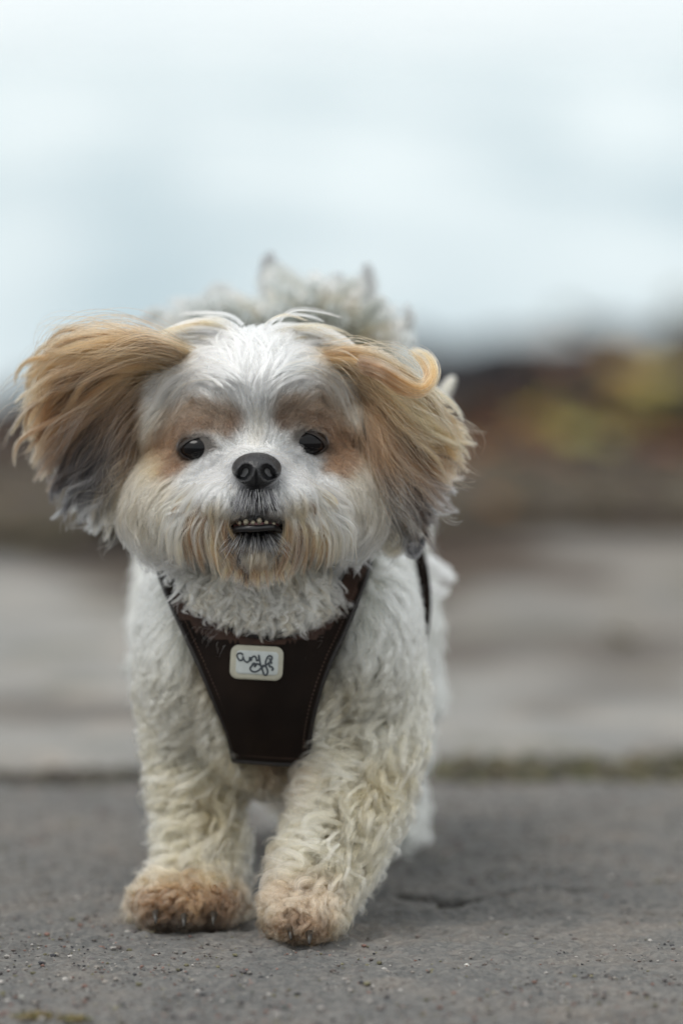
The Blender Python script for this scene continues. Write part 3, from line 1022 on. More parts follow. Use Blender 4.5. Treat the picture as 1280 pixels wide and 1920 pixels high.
def make_guides(n, dens, Lk=1.0, ampk=1.0):
    root, nrm = sample(n, dens)
    d0, v0 = field(root)
    L, lift, amp, fr, cl = v0.T
    L = L * Lk * rng.uniform(.8, 1.15, n); amp = amp * ampk
    pts = np.empty((n, K, 3)); pts[:, 0] = root
    step = (L / (K - 1))[:, None]
    q, nn = root, nrm
    ph = rng.random((n, 2)) * 6.283
    dirp = None
    jit = rng.normal(0, .18, (n, 3))
    for k in range(1, K):
        d, _ = field(pts[:, k - 1])
        d = d + jit * (0.4 + k / K)
        d = d - (d * nn).sum(1, keepdims=True) * nn
        d /= np.linalg.norm(d, axis=1, keepdims=True) + 1e-9
        lf_ = (lift * (1.7 - 1.6 * k / K))[:, None] + (0.9 if k == 1 else 0.0) * np.minimum(1, lift * 4)[:, None] * .6
        d = d + nn * lf_
        d[:, 2] -= 0.10 * k / K
        d /= np.linalg.norm(d, axis=1, keepdims=True)
        if dirp is not None:
            d = 0.55 * d + 0.45 * dirp
            d /= np.linalg.norm(d, axis=1, keepdims=True)
        dirp = d
        p = pts[:, k - 1] + d * step
        q, nn = near(p)
        h = ((p - q) * nn).sum(1)
        need = 0.0006 + 0.0014 * k / K
        p = p + nn * np.clip(need - h, 0, .02)[:, None]
        pts[:, k] = p
    # waves and curls
    tt = np.linspace(0, 1, K)
    T = pts[:, -1] - pts[:, 0]
    T /= np.linalg.norm(T, axis=1, keepdims=True) + 1e-9
    A = np.cross(T, nrm); A /= np.linalg.norm(A, axis=1, keepdims=True) + 1e-9
    B = np.cross(A, T)
    ang = 6.283 * fr[:, None] * tt[None] * rng.uniform(.7, 1.3, (n, 1)) + ph[:, :1]
    am = (amp * rng.uniform(.4, 1.6, n))[:, None] * np.minimum(1, tt * 2.2)[None]
    s0 = np.sin(ang) - np.sin(ph[:, :1]) * (1 - tt)[None]
    c0 = np.cos(ang) - np.cos(ph[:, :1]) * (1 - tt)[None]
    pts += (am * s0)[..., None] * A[:, None] + (0.6 * am * c0)[..., None] * B[:, None]
    return pts, cl


def near_idx(src, q, k):
    kd = KDTree(len(src))
    for i, c in enumerate(src): kd.insert(c, i)
    kd.balance()
    idx = np.empty((len(q), k), int); dist = np.empty((len(q), k))
    fn = kd.find_n
    for i, c in enumerate(q):
        r = fn(c, k)
        for j in range(k): idx[i, j] = r[j][1]; dist[i, j] = r[j][2]
    return idx, dist


def grow(name, n_guides, n, dens, rad, shade_var=0.16, frizz=0.0006, keep=None):
    gp, gcl = make_guides(n_guides, dens)
    root, nrm = sample(n, dens)
    xy = PROJ(root)
    hd = is_head(root, xy)
    ok = ~bare(root, xy, hd)
    ok &= ~((root[:, 1] < 0.02) & ~hd & (nrm[:, 1] < 0) & inside(xy, HA))
    if keep is not None: ok &= keep(root, xy)
    root, nrm, hd = root[ok], nrm[ok], hd[ok]
    n = len(root)
    idx, dist = near_idx(gp[:, 0], root, 3)
    w = 1 / (dist + 3e-4) ** 2
    w /= w.sum(1, keepdims=True)
    off = gp - gp[:, :1]
    pts = (w[..., None, None] * off[idx]).sum(1) + root[:, None]
    tt = np.linspace(0, 1, K)
    main = gp[idx[:, 0]]
    cl = np.minimum(1, gcl[idx[:, 0]][:, None] * 1.35) * rng.uniform(.6, 1.1, (n, 1))
    stray = rng.random((n, 1)) < 0.06
    cl = np.where(stray, 0.1, np.clip(cl, 0, .95)) * (tt[None] ** 1.1)
    pts = pts * (1 - cl[..., None]) + (main + (rng.normal(0, .0005, (n, 1, 3)))) * cl[..., None]
    # each hair a little shorter or longer
    ls = np.where(stray, rng.uniform(.8, 1.25, (n, 1)), 1 - 0.55 * rng.random((n, 1)) ** 1.6)
    pts = root[:, None] + (pts - root[:, None]) * (1 - (1 - ls) * tt[None])[..., None] if False else lengthen(pts, ls)
    ph = rng.random((n, 1, 3)) * 6.283
    f2 = rng.uniform(1.0, 3.0, (n, 1, 1))
    pts += (frizz * (1 + 1.5 * stray))[..., None] * (np.sin(ph + f2 * 6.283 * tt[None, :, None]) - np.sin(ph)) * tt[None, :, None]
    # colours along the hair
    cr = coat(root, hd)
    ct = coat(pts[:, -1], hd)
    cm = coat(pts[:, K // 2], hd)
    u = tt[None, :, None]
    col = np.where(u < .5, cr[:, None] * (1 - 2 * u) + cm[:, None] * 2 * u, cm[:, None] * (2 - 2 * u) + ct[:, None] * (2 * u - 1))
    lock = rng.uniform(1 - shade_var, 1 + shade_var * .6, len(gp))[idx[:, 0]][:, None, None]
    col = col * lock * rng.uniform(1 - shade_var, 1 + shade_var * .6, (n, 1, 1))
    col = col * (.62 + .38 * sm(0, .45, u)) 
    warm = rng.normal(0, .035, (n, 1, 1))
    col = col * (1 + warm * np.array([1, 0, -1.6]))
    return pts, col


def lengthen(pts, ls):
    """re-run each strand to the share ls of its length"""
    n = len(pts)
    f = np.clip(ls, 0, 1) * np.linspace(0, 1, K)[None] * (K - 1)
    i = np.clip(np.floor(f).astype(int), 0, K - 2)
    fr = (f - i)[..., None]
    r = np.arange(n)[:, None]
    out = pts[r, i] * (1 - fr) + pts[r, i + 1] * fr
    ex = np.clip(ls - 1, 0, 1)[..., None]
    out += (pts[:, -1:] - pts[:, -2:-1]) * ex * np.linspace(0, 1, K)[None, :, None] ** 2 * 4
    return out


# ---- hand laid locks: ears, moustache, tail plume
def spline(ctrl, m):
    """Catmull-Rom through control points -> m points"""
    c = np.array(ctrl, float)
    c = np.concatenate([2 * c[:1] - c[1:2], c, 2 * c[-1:] - c[-2:-1]])
    n = len(c) - 3
    u = np.linspace(0, n - 1e-6, m)
    i = u.astype(int); f = (u - i)[:, None]
    p0, p1, p2, p3 = c[i], c[i + 1], c[i + 2], c[i + 3]
    return 0.5 * (2 * p1 + (p2 - p0) * f + (2 * p0 - 5 * p1 + 4 * p2 - p3) * f ** 2 + (3 * p1 - p0 - 3 * p2 + p3) * f ** 3)


KL = 16


def lock(center, nh, w0, w1, w2, cols, flat=0.45, wave=0.0, freq=2.0, var=0.15, tight=None):
    """center (KL, 3) in metres; w radii at root, middle, tip (m); cols list of colours root..tip"""
    tt = np.linspace(0, 1, KL)
    T = np.gradient(center, axis=0); T /= np.linalg.norm(T, axis=1, keepdims=True) + 1e-9
    A = np.cross(T, np.array([0, 1., 0])); A /= np.linalg.norm(A, axis=1, keepdims=True) + 1e-9
    B = np.cross(T, A)
    w = np.interp(tt, [0, .45, 1], [w0, w1, w2])
    a, r = rng.random(nh) * 6.283, np.abs(rng.normal(0, .62, nh)) + .12
    ca, sa = (r * np.cos(a))[:, None], (r * np.sin(a))[:, None] * flat
    ph = rng.random((nh, 1)) * 6.283
    fr_ = rng.uniform(.5, 1.6, (nh, 1)) * freq
    loc = rng.normal(0, wave * .35, (nh, 1))
    pa = ca * w[None] + loc * np.sin(fr_ * 6.283 * tt[None] + ph) * tt[None]
    pb = sa * w[None] + loc * np.cos(fr_ * 6.283 * tt[None] + ph) * tt[None]
    pts = center[None] + pa[..., None] * A[None] + pb[..., None] * B[None]
    ls = 1 - 0.28 * rng.random((nh, 1)) ** 1.5
    f = ls * tt[None] * (KL - 1)
    i = np.clip(np.floor(f).astype(int), 0, KL - 2); fr = (f - i)[..., None]
    rr = np.arange(nh)[:, None]
    pts = pts[rr, i] * (1 - fr) + pts[rr, i + 1] * fr
    cc = np.array(cols, float)
    u = np.linspace(0, 1, len(cc))
    sh = rng.normal(0, .06, (nh, 1))
    col = np.stack([np.interp(np.clip(tt[None] + sh, 0, 1), u, cc[:, k]) for k in range(3)], -1)
    col = col * rng.uniform(1 - var, 1 + var, (nh, 1, 1))
    return pts, col


def keys_at(keys, s):
    """family of traced curves, s in 0..len-1"""
    i = min(int(s), len(keys) - 2); f = s - i
    return [np.array(a) * (1 - f) + np.array(b_) * f for a, b_ in zip(keys[i], keys[i + 1])]


def family(keys, cols, n, per, width, Yr, Y1, puff, jit=7, wave=.0012, rad=None, wob=5.0, var=.15, flatn=.5, cvar=.2):
    P_, C_ = [], []
    for k in range(n):
        s = (k + rng.random()) / n * (len(keys) - 1)
        kk = keys_at([[np.array(p) for p in q] for q in keys], s)
        i = min(int(s), len(cols) - 2); f = np.clip((s - i) + rng.normal(0, .25), 0, 1)
        cc = [np.array(a) * (1 - f) + np.array(b_) * f for a, b_ in zip(cols[i], cols[i + 1])]
        br = rng.uniform(1 - cvar, 1 + cvar)
        if rng.random() < .32: cc = [c * .38 for c in cc]
        elif rng.random() < .2: cc = [np.minimum(1, c * 1.3 + .04) for c in cc]
        cc = [c * br for c in cc]
        z = rng.random()
        Y0 = float(np.interp(s, np.arange(len(Yr)), Yr)) + rng.normal(0, .003)
        ctl = []
        jx, jy = rng.normal(0, jit, 2)
        m = len(kk)
        end = rng.uniform(.72, 1.06)
        for q, p in enumerate(kk):
            g_ = q / (m - 1)
            ctl.append((p[0] + jx * min(1, .3 + g_), p[1] + jy * min(1, .3 + g_), Y0 + (Y1 - Y0) * g_ - puff * math.sin(math.pi * min(1, g_ * .9 + .05)) * (0.1 + 1.3 * z) + (.016 if q == 0 else 0)))
        c2 = spline(ctl, KL)
        if end < 1: c2 = spline(c2[:max(6, int(KL * end))], KL)
        tt = np.linspace(0, 1, KL)
        w_ = wob * rng.uniform(.3, 1.5)
        ph = rng.random() * 6.283; fr = rng.uniform(.8, 1.7)
        T = np.gradient(c2[:, :2], axis=0); T /= np.linalg.norm(T, axis=1, keepdims=True) + 1e-9
        c2[:, 0] += -T[:, 1] * w_ * (np.sin(ph + fr * 6.283 * tt) - math.sin(ph)) * tt
        c2[:, 1] += T[:, 0] * w_ * (np.sin(ph + fr * 6.283 * tt) - math.sin(ph)) * tt
        cen = P(c2[:, 0], c2[:, 1], c2[:, 2])
        ww = width * rng.uniform(.6, 1.5)
        p_, c_ = lock(cen, per, ww * .9, ww, ww * .38, cc, flatn, wave, 2.0, var)
        P_.append(p_); C_.append(c_)
    return np.concatenate(P_), np.concatenate(C_)


LEFT = [[(362, 668), (275, 638), (170, 634), (100, 662), (62, 695)],
        [(355, 674), (255, 650), (145, 665), (85, 700), (52, 755)],
        [(345, 684), (240, 672), (140, 705), (80, 760), (46, 835)],
        [(315, 675), (235, 700), (155, 755), (98, 815), (62, 870)],
        [(305, 695), (238, 740), (178, 810), (125, 870), (92, 925)],
        [(290, 720), (240, 785), (195, 860), (155, 920), (128, 965)],
        [(275, 760), (240, 830), (210, 895), (188, 945), (165, 985)],
        [(265, 790), (248, 855), (228, 910), (212, 950), (200, 985)],
        [(262, 810), (250, 860), (238, 905), (228, 940), (222, 975)]]
DKT = (.17, .105, .06)
LC = [[STRAW, TAN, GOLD, GOLD], [TAN, GOLD, GOLD, GOLD], [GOLD, GOLD, TAN, GOLD], [TAN, GOLD, TAN, TAN], [BROWN, TAN, DARK, BLACK],
      [BROWN, DKT, BLACK, BLACK], [BROWN, DKT, DARK, SILVER], [TAN, BROWN, STRAW, CREAM], [TAN, TAN, BROWN, CREAM]]
RIGHT = [[(596, 668), (680, 668), (750, 715), (800, 760), (835, 800)],
         [(618, 676), (708, 692), (780, 745), (835, 795), (862, 845)],
         [(640, 690), (716, 728), (780, 785), (832, 825), (866, 862)],
         [(685, 700), (715, 765), (765, 830), (815, 880), (850, 905)],
         [(688, 725), (708, 800), (745, 875), (800, 925), (846, 938)],
         [(688, 745), (702, 830), (735, 910), (780, 955), (815, 970)],
         [(685, 765), (700, 850), (730, 935), (765, 990), (782, 1022)],
         [(682, 785), (705, 870), (733, 945), (748, 995), (745, 1035)],
         [(680, 800), (712, 880), (738, 940), (742, 990), (722, 1030)]]
RC = [[GOLD, GOLD, STRAW, STRAW], [TAN, GOLD, STRAW, GOLD], [TAN, GOLD, STRAW, GOLD], [BROWN, TAN, TAN, TAN], [BROWN, TAN, TAN, GREY],
      [BROWN, TAN, BROWN, BLACK], [BROWN, TAN, DKT, BLACK], [TAN, TAN, SILVER, GREY], [GOLD, GOLD, CREAM, CREAM]]

ears = link('ear_hair', None) if False else None
p1, c1 = family(LEFT, LC, 360, 100, .0026, [-.034, -.034, -.028, -.006, .006, .008, .008, .008, .008], .012, .024, 13, .0022, wob=13)
pf, cf = family(LEFT, LC, 260, 7, .0060, [-.036, -.036, -.03, -.012, .0, .0, .0, .0, .0], .010, .030, 24, .0045, wob=24)
hair_object('ear_hair', np.concatenate([p1, pf]), np.concatenate([c1, cf]), 0.00012, body)
p2, c2_ = family(RIGHT, RC, 340, 100, .0026, [-.036, -.036, -.032, -.024, -.026, -.026, -.024, -.022, -.020], .006, .024, 11, .0020, wob=12)
pf, cf = family(RIGHT, RC, 260, 7, .0060, [-.038, -.038, -.034, -.028, -.028, -.028, -.026, -.024, -.022], .004, .030, 22, .0045, wob=22)
ex_p, ex_c = [p2, pf], [c2_, cf]


def one(ctl, nh, w, cols, Ys, wave=.0006, flat=.5, var=.12, wtip=.3, emerge=0.0):
    m = len(ctl)
    c = [(x, y, Ys[0] + (Ys[1] - Ys[0]) * k / (m - 1) + (emerge if k == 0 else 0)) for k, (x, y) in enumerate(ctl)]
    c2 = spline(c, KL)
    return lock(P(c2[:, 0], c2[:, 1], c2[:, 2]), nh, w * .8, w, w * wtip, cols, flat, wave, 1.5, var)


# the big curl and the bright strands of the hanging ear
E_ = dict(emerge=.02, var=.3, wave=.0016, wtip=.6)
for a in (one([(672, 680), (712, 690), (748, 712), (785, 730), (808, 716), (814, 690), (800, 664), (770, 652)], 200, .0034, [BROWN, TAN, GOLD, GOLD, STRAW], (-.080, -.058), **E_),
          one([(678, 690), (715, 706), (752, 730), (790, 734), (803, 705), (790, 675), (765, 655)], 160, .0030, [BROWN, TAN, TAN, GOLD], (-.076, -.054), **E_),
          one([(690, 705), (718, 755), (752, 790), (800, 812), (840, 845), (860, 864)], 340, .0024, [BROWN, TAN, GOLD, GOLD], (-.030, -.022), **E_),
          one([(715, 705), (760, 755), (800, 790), (842, 820), (864, 850)], 340, .0026, [TAN, GOLD, STRAW, GOLD], (-.026, -.018), **E_),
          one([(705, 715), (735, 770), (790, 830), (850, 862)], 340, .0030, [TAN, (.6, .44, .3), CREAM, STRAW], (-.026, -.018), **E_),
          one([(686, 790), (712, 850), (736, 900), (747, 950), (746, 1000), (735, 1028)], 260, .0019, [BROWN, GOLD, GOLD, STRAW, CREAM], (-.034, -.022), **E_),
          one([(705, 900), (722, 950), (715, 1000), (735, 1036), (758, 1010), (752, 980)], 300, .0028, [CREAM, CREAM, STRAW], (-.020, -.012), **E_),
          one([(740, 880), (765, 930), (800, 958), (845, 962)], 260, .0024, [BROWN, BROWN, GREY, SILVER], (-.018, -.010), **E_),
          one([(735, 960), (760, 1010), (775, 1040), (800, 1000)], 300, .003, [BROWN, GREY, BLACK], (-.014, -.008), **E_)):
    ex_p.append(a[0]); ex_c.append(a[1])
hair_object('ear_hair', np.concatenate(ex_p), np.concatenate(ex_c), 0.00013, body)

# tail plume thrown over the back
TP, TC = [], []
for k in range(300):
    u = rng.random()
    tx = 275 + 525 * (u if rng.random() > .25 else u * .35)
    top = np.interp(tx, [265, 300, 380, 440, 500, 520, 560, 630, 690, 740, 800], [618, 600, 560, 575, 505, 530, 535, 520, 545, 590, 660])
    ty = top + rng.random() * 75 - (rng.random() < .25) * rng.uniform(5, 26)
    bx = 590 + (tx - 590) * .45 + rng.normal(0, 25); by = 720 + rng.normal(0, 30)
    Yb = rng.uniform(.24, .36); Yt = rng.uniform(.16, .34)
    mx, my = (bx + tx) / 2 + rng.normal(0, 16), min(by, ty) + abs(by - ty) * .25 - 10
    cu = rng.normal(0, 12)
    ctl = [(bx, by, Yb), (bx * .6 + mx * .4, my + 30, Yb - .01), (mx, my, (Yb + Yt) / 2 - .01), (tx * .8 + mx * .2, ty - 4 + cu * .4, Yt), (tx + cu, ty + abs(cu) * .6, Yt)]
    c2 = spline(ctl, KL)
    cc = [(.45, .46, .40), (.45, .45, .38), (.30, .32, .30), (.20, .22, .22)] if rng.random() < .7 else [CREAM, STRAW, SILVER]
    w = .0042 * rng.uniform(.4, 1.4)
    a = lock(P(c2[:, 0], c2[:, 1], c2[:, 2]), 55, w, w * 1.2, w * .5, cc, .8, .006, 2., .15)
    TP.append(a[0]); TC.append(a[1])
for (ctl, w, n) in (([(560, 660), (528, 555), (510, 510), (506, 470)], .005, 420), ([(530, 650), (508, 550), (500, 500), (496, 478)], .004, 250),
                    ([(650, 650), (680, 560), (688, 515), (686, 492)], .004, 260), ([(470, 650), (405, 585), (368, 562)], .0045, 260),
                    ([(490, 640), (430, 565), (405, 545), (385, 552)], .004, 220),
                    ([(420, 670), (325, 610), (285, 590), (268, 604)], .004, 220), ([(740, 640), (765, 600), (762, 570)], .003, 120),
                    ([(630, 560), (632, 530), (640, 512)], .005, 200)):
    a = one(ctl, n * 2, w * 1.25, [(.42, .43, .40), (.34, .35, .34), (.26, .27, .27), (.2, .21, .22)], (.30, .30), .003, .8, .2, .12)
    TP.append(a[0]); TC.append(a[1])
hair_object('tail_plume', np.concatenate(TP), np.concatenate(TC), 0.00022, body)

# tufts that stand off the flank, and moustache strands
MP, MC = [], []
for k in range(420):
    s_ = -1 if k % 2 else 1
    u = rng.random()
    x0 = 481 + s_ * (46 + 85 * u); y0 = 905 + 55 * rng.random()
    x1 = 481 + s_ * (40 + 135 * u + rng.normal(0, 10)); y1 = 1000 + 95 * rng.random() - 30 * u
    xm_ = (x0 + x1) / 2 + s_ * (14 + 10 * rng.random()); ym = (y0 + y1) / 2 - 8
    cc = random.choice([[(.7, .69, .65), CREAM, STRAW, TAN], [(.7, .69, .65), CREAM, CREAM, STRAW], [(.55, .52, .46), STRAW, TAN, BROWN], [(.5, .46, .4), TAN, BROWN, BROWN], [(.4, .36, .3), BROWN, DARK, BROWN], [(.7, .69, .65), STRAW, GOLD, TAN]])
    if rng.random() < u * 1.1: cc = random.choice([[(.72, .70, .64), (.7, .66, .58), CREAM], [(.6, .57, .5), CREAM, STRAW], [(.62, .6, .55), (.66, .62, .53), (.5, .42, .3)]])
    a = one([(x0, y0), (xm_, ym), ((xm_ + x1) / 2 + 3 * s_, (ym + y1) / 2 + 6), (x1 - s_ * 5 * rng.random(), y1)], 22, .0010 * rng.uniform(.4, 1.6), cc, (-.098 + .012 * u, -.094 + .02 * u), .0009, .6, .2, .6)
    MP.append(a[0]); MC.append(a[1])
for k in range(170):
    x0 = 481 + rng.uniform(-52, 52); y0 = rng.uniform(1022, 1050); y1 = rng.uniform(1066, 1112) - .006 * (x0 - 481) ** 2
    x1 = x0 + .25 * (x0 - 481) + rng.normal(0, 6)
    cc = random.choice([[(.45, .42, .36), STRAW, (.5, .36, .26)], [CREAM, STRAW, STRAW], [GREY, BROWN, TAN], [(.3, .27, .22), TAN, (.4, .27, .2)], [BLACK, BLACK, DARK]])
    a = one([(x0, y0), (x0 * .6 + x1 * .4, (y0 + y1) / 2), (x1 + rng.normal(0, 3), y1)], 18, .0009 * rng.uniform(.4, 1.6), cc, (-.090, -.086), .0008, .6, .2, .6)
    MP.append(a[0]); MC.append(a[1])
hair_object('moustache', np.concatenate(MP), np.concatenate(MC), 0.00011, body)
WP, WC = [], []
for (ctl, w, n, cc, Ys) in (([(800, 760), (825, 745), (845, 715), (852, 705)], .003, 160, [WHITE, CREAM, CREAM], (.2, .2)),
                            ([(800, 1050), (825, 1070), (845, 1082), (852, 1075)], .004, 200, [WHITE, WHITE], (.2, .2)),
                            ([(800, 1100), (830, 1110), (842, 1100)], .003, 120, [WHITE, WHITE], (.2, .2))):
    a = one(ctl, n, w, cc, Ys, .001, .8); WP.append(a[0]); WC.append(a[1])
hair_object('flank_tuft', np.concatenate(WP), np.concatenate(WC), 0.00018, body)

# short black and white whiskers under the nose and on the lower lip
LP_, LCc = [], []
for k in range(420):
    if k % 2:
        x0 = 481 + rng.uniform(-36, 36); y0 = rng.uniform(916, 945)
        L_ = rng.uniform(14, 34); dx = (x0 - 481) * .35 + rng.normal(0, 2.5)
        Y0_, Y1_ = -.108, -.110
    else:
        x0 = 478 + rng.uniform(-50, 50); y0 = rng.uniform(998, 1022)
        L_ = rng.uniform(14, 34); dx = (x0 - 478) * .45 + rng.normal(0, 2)
        Y0_, Y1_ = -.094, -.098
    cc = random.choice([[(.4, .4, .4), WHITE, WHITE], [(.6, .6, .6), (.7, .7, .7)], [BLACK, BLACK], [BLACK, BLACK], [BLACK, GREY], [GREY, SILVER]])
    a = one([(x0, y0), (x0 + dx * .5, y0 + L_ * .5), (x0 + dx, y0 + L_)], 3, .0002, cc, (Y0_, Y1_), .0001, 1., .1)
    LP_.append(a[0]); LCc.append(a[1])
hair_object('whisker', np.concatenate(LP_), np.concatenate(LCc), 0.000075, body)

# ---- the coat itself
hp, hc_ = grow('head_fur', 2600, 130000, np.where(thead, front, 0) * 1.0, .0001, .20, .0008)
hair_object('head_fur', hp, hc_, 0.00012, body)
dens = np.where(thead, 0, np.clip(0.55 - tn[:, 1], .12, 1)) * np.where(tc[:, 1] > .12, .45, 1.0)
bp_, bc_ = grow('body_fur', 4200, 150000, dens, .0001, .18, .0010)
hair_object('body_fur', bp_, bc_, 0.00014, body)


# ---- locks that stand out of the coat
def overlay(name, n, dens, per, w, Lk, ampk, rad, rootk=.85, tipmix=0.0, bright=(.55, 1.12), w2=.35, keep=None, wave=.0004):
    gp, _ = make_guides(n, dens, Lk, ampk)
    xy = PROJ(gp[:, 0]); hd = is_head(gp[:, 0], xy)
    ok = ~bare(gp[:, 0], xy, hd) & ~((gp[:, 0, 1] < 0.02) & ~hd & inside(xy, HA))
    if keep is not None: ok &= keep(gp[:, 0], xy)
    gp, hd = gp[ok], hd[ok]
    cr, cm_, ct = (coat(gp[:, k], hd) for k in (0, K // 2, K - 1))
    PP, CC = [], []
    for i in range(len(gp)):
        c2 = spline(gp[i], KL)
        br = rng.uniform(*bright)
        tm = tipmix * float(sm(.022, .05, gp[i, 0, 2]))
        ww = w * rng.uniform(.5, 1.5)
        a = lock(c2, per, ww * .9, ww, ww * w2, [cr[i] * br * rootk, cm_[i] * br, (ct[i] * (1 - tm) + np.array((.84, .80, .69)) * tm) * br], .7, wave, 1.5, .14)
        PP.append(a[0]); CC.append(a[1])
    hair_object(name, np.concatenate(PP), np.concatenate(CC), rad, body)


legm = (~thead) & (tc[:, 1] < .10) & (tc[:, 2] < .150)
overlay('leg_curls', 2900, np.where(legm, np.clip(.6 - tn[:, 1], .1, 1), 0), 34, .0018, 1.0, 1.3, .00012, .38, .5, bright=(.6, 1.12), w2=.75, wave=.0022)  # dark roots, pale tips: shadow and highlight of the curls painted into hair colour
overlay('chest_locks', 1200, np.where((~thead) & (tc[:, 2] >= .14) & (tc[:, 1] < .12), np.clip(.5 - tn[:, 1], .02, 1), 0), 34, .0016, .95, 1.1, .00013, bright=(.65, 1.05), w2=.5, wave=.0008, keep=lambda p, xy: ~inside(xy, (HA - [495, 1200]) * [1.22, 1.04] + [495, 1190]))
overlay('face_locks', 1900, np.where(thead, front, 0), 30, .0009, 1.1, 1.1, .00011, bright=(.5, 1.08), w2=.55, wave=.0006)
overlay('flank_locks', 500, np.where((~thead) & (tc[:, 1] >= .10), 1.0, 0), 30, .003, 1.3, 1.6, .0002, bright=(.7, 1.1))
# neck ruff falling over the top of the harness
NP, NC = [], []
for k in range(620):
    u = rng.uniform(-1, 1)
    x0 = 487 + 118 * u + rng.normal(0, 8); y0 = rng.uniform(1060, 1150) - 20 * abs(u)
    yb = np.interp(x0, [350, 400, 480, 560, 610, 640], [1115, 1155, 1192, 1186, 1150, 1110])
    x1 = x0 + 22 * u + rng.normal(0, 12)
    y1 = min(y0 + rng.uniform(30, 95), yb + rng.normal(0, 9))
    if y1 < y0 + 18: continue
    Yc_ = -.050 + .022 * u * u
    cc = [(.60, .57, .48), (.74, .72, .63), (.80, .78, .70)] if rng.random() < .75 else [STRAW, (.62, .54, .40), CREAM]
    br = rng.uniform(.5, 1.02)
    a = one([(x0, y0), (x0 * .6 + x1 * .4 + rng.normal(0, 6), y0 * .6 + y1 * .4), (x1 + rng.normal(0, 7), y1 * .8 + y0 * .2), (x1 + rng.normal(0, 9), y1)], 26, .0015 * rng.uniform(.4, 1.5),
            [tuple(np.array(c) * br) for c in cc], (Yc_ + .01 * rng.random(), Yc_ - .005), .0013, .7, .16, .6)
    NP.append(a[0]); NC.append(a[1])
hair_object('neck_ruff', np.concatenate(NP), np.concatenate(NC), .00014, body)

# long white locks that part on the forehead, sweep sideways and fall over the ear roots
FLK = [[[(452, 735), (415, 700), (365, 690), (315, 715), (280, 775)], [(455, 700), (405, 660), (345, 652), (290, 685), (252, 760)],
        [(462, 670), (420, 632), (360, 625), (300, 640), (255, 690)], [(470, 650), (440, 615), (390, 605), (330, 618), (280, 648)]],
       [[(510, 735), (545, 695), (590, 685), (635, 715), (662, 775)], [(508, 700), (552, 655), (605, 652), (655, 690), (684, 760)],
        [(500, 670), (540, 632), (595, 628), (650, 655), (690, 705)], [(492, 650), (520, 612), (570, 606), (625, 622), (672, 652)]]]
QP, QC = [], []
ray_cache = {}
def skinY(x, y):
    k = (round(x / 8), round(y / 8))
    if k not in ray_cache: ray_cache[k] = front_skin(k[0] * 8, k[1] * 8)
    return ray_cache[k]
def front_skin(x, y):
    h = bvh.ray_cast(V(CAM), V(ray(x, y)), 6)
    return min(h[0].y, -.004) if h[0] is not None and h[0].y < .04 else -.012
for side, keys in enumerate(FLK):
    for k in range(190):
        s_ = rng.random() ** 1.25 * (len(keys) - 1)
        kk = keys_at([[np.array(p) for p in q] for q in keys], s_)
        jx, jy = rng.normal(0, 13, 2); jy += 8
        st = rng.random() * 1.6
        ctl = [(p[0] + jx, p[1] + jy) for p in kk]
        c = spline(ctl, KL)
        a_, b2 = st * .25, rng.uniform(.62, 1.05)
        c = spline(c[int(a_ * KL * .6):max(int(a_ * KL * .6) + 5, int(b2 * KL))], KL)
        ys = np.array([skinY(x, y) for x, y in c])
        ys = np.convolve(np.pad(ys, 3, mode='edge'), np.ones(7) / 7, 'valid')
        tt = np.linspace(0, 1, KL)
        ys = ys - .0085 - .005 * np.sin(math.pi * np.clip(tt * 1.1, 0, 1)) * rng.uniform(.3, 1.2) + .009 * sm(.22, 0, tt)
        w_ = rng.uniform(0, 5); ph = rng.random() * 6.28
        c[:, 1] += w_ * np.sin(ph + tt * 7) * tt
        br = rng.uniform(.62, 1.04)
        cc = [(.86, .87, .86), (.86, .87, .86), (.84, .83, .78)] if rng.random() < .8 else [(.86, .87, .86), (.8, .76, .66), CREAM]
        if s_ > 2.2 and rng.random() < .35: cc = [(.8, .78, .72), STRAW, GOLD]
        wl = .0012 * rng.uniform(.4, 1.6)
        a = lock(P(c[:, 0], c[:, 1], ys), 26, wl * .7, wl, wl * .6, [tuple(np.array(q) * br) for q in cc], .6, .0007, 1.4, .16)
        QP.append(a[0]); QC.append(a[1])
hair_object('forelock', np.concatenate(QP), np.concatenate(QC), .00011, body)

# ---- eyes
t = NT('eye_gloss')
tcn = t.n('TexCoord')
gr = t.n('SeparateXYZ'); t.l(tcn.outputs['Object'], gr.inputs[0])
rr_ = t.n('VectorMath', operation='LENGTH')
cmb = t.n('CombineXYZ'); t.l(gr.outputs[0], cmb.inputs[0]); t.l(gr.outputs[2], cmb.inputs[2])
t.l(cmb.outputs[0], rr_.inputs[0])
mr = t.n('MapRange'); mr.inputs['From Max'].default_value = 0.0145
t.l(rr_.outputs['Value'], mr.inputs[0])
ec = t.ramp(mr.outputs[0], [(0.0, (.004, .004, .005)), (0.5, (.006, .005, .005)), (0.56, (.018, .010, .007)), (0.74, (.012, .008, .006)), (0.80, (.05, .045, .045)), (1.0, (.35, .36, .38))])
t.bsdf(Base_Color=ec, Roughness=0.03, IOR=1.33, Specular_IOR_Level=.42)
M_eye = t.m
M_lid = simple('dark_eyelid_skin', (.018, .013, .011), .55, .3, 300)
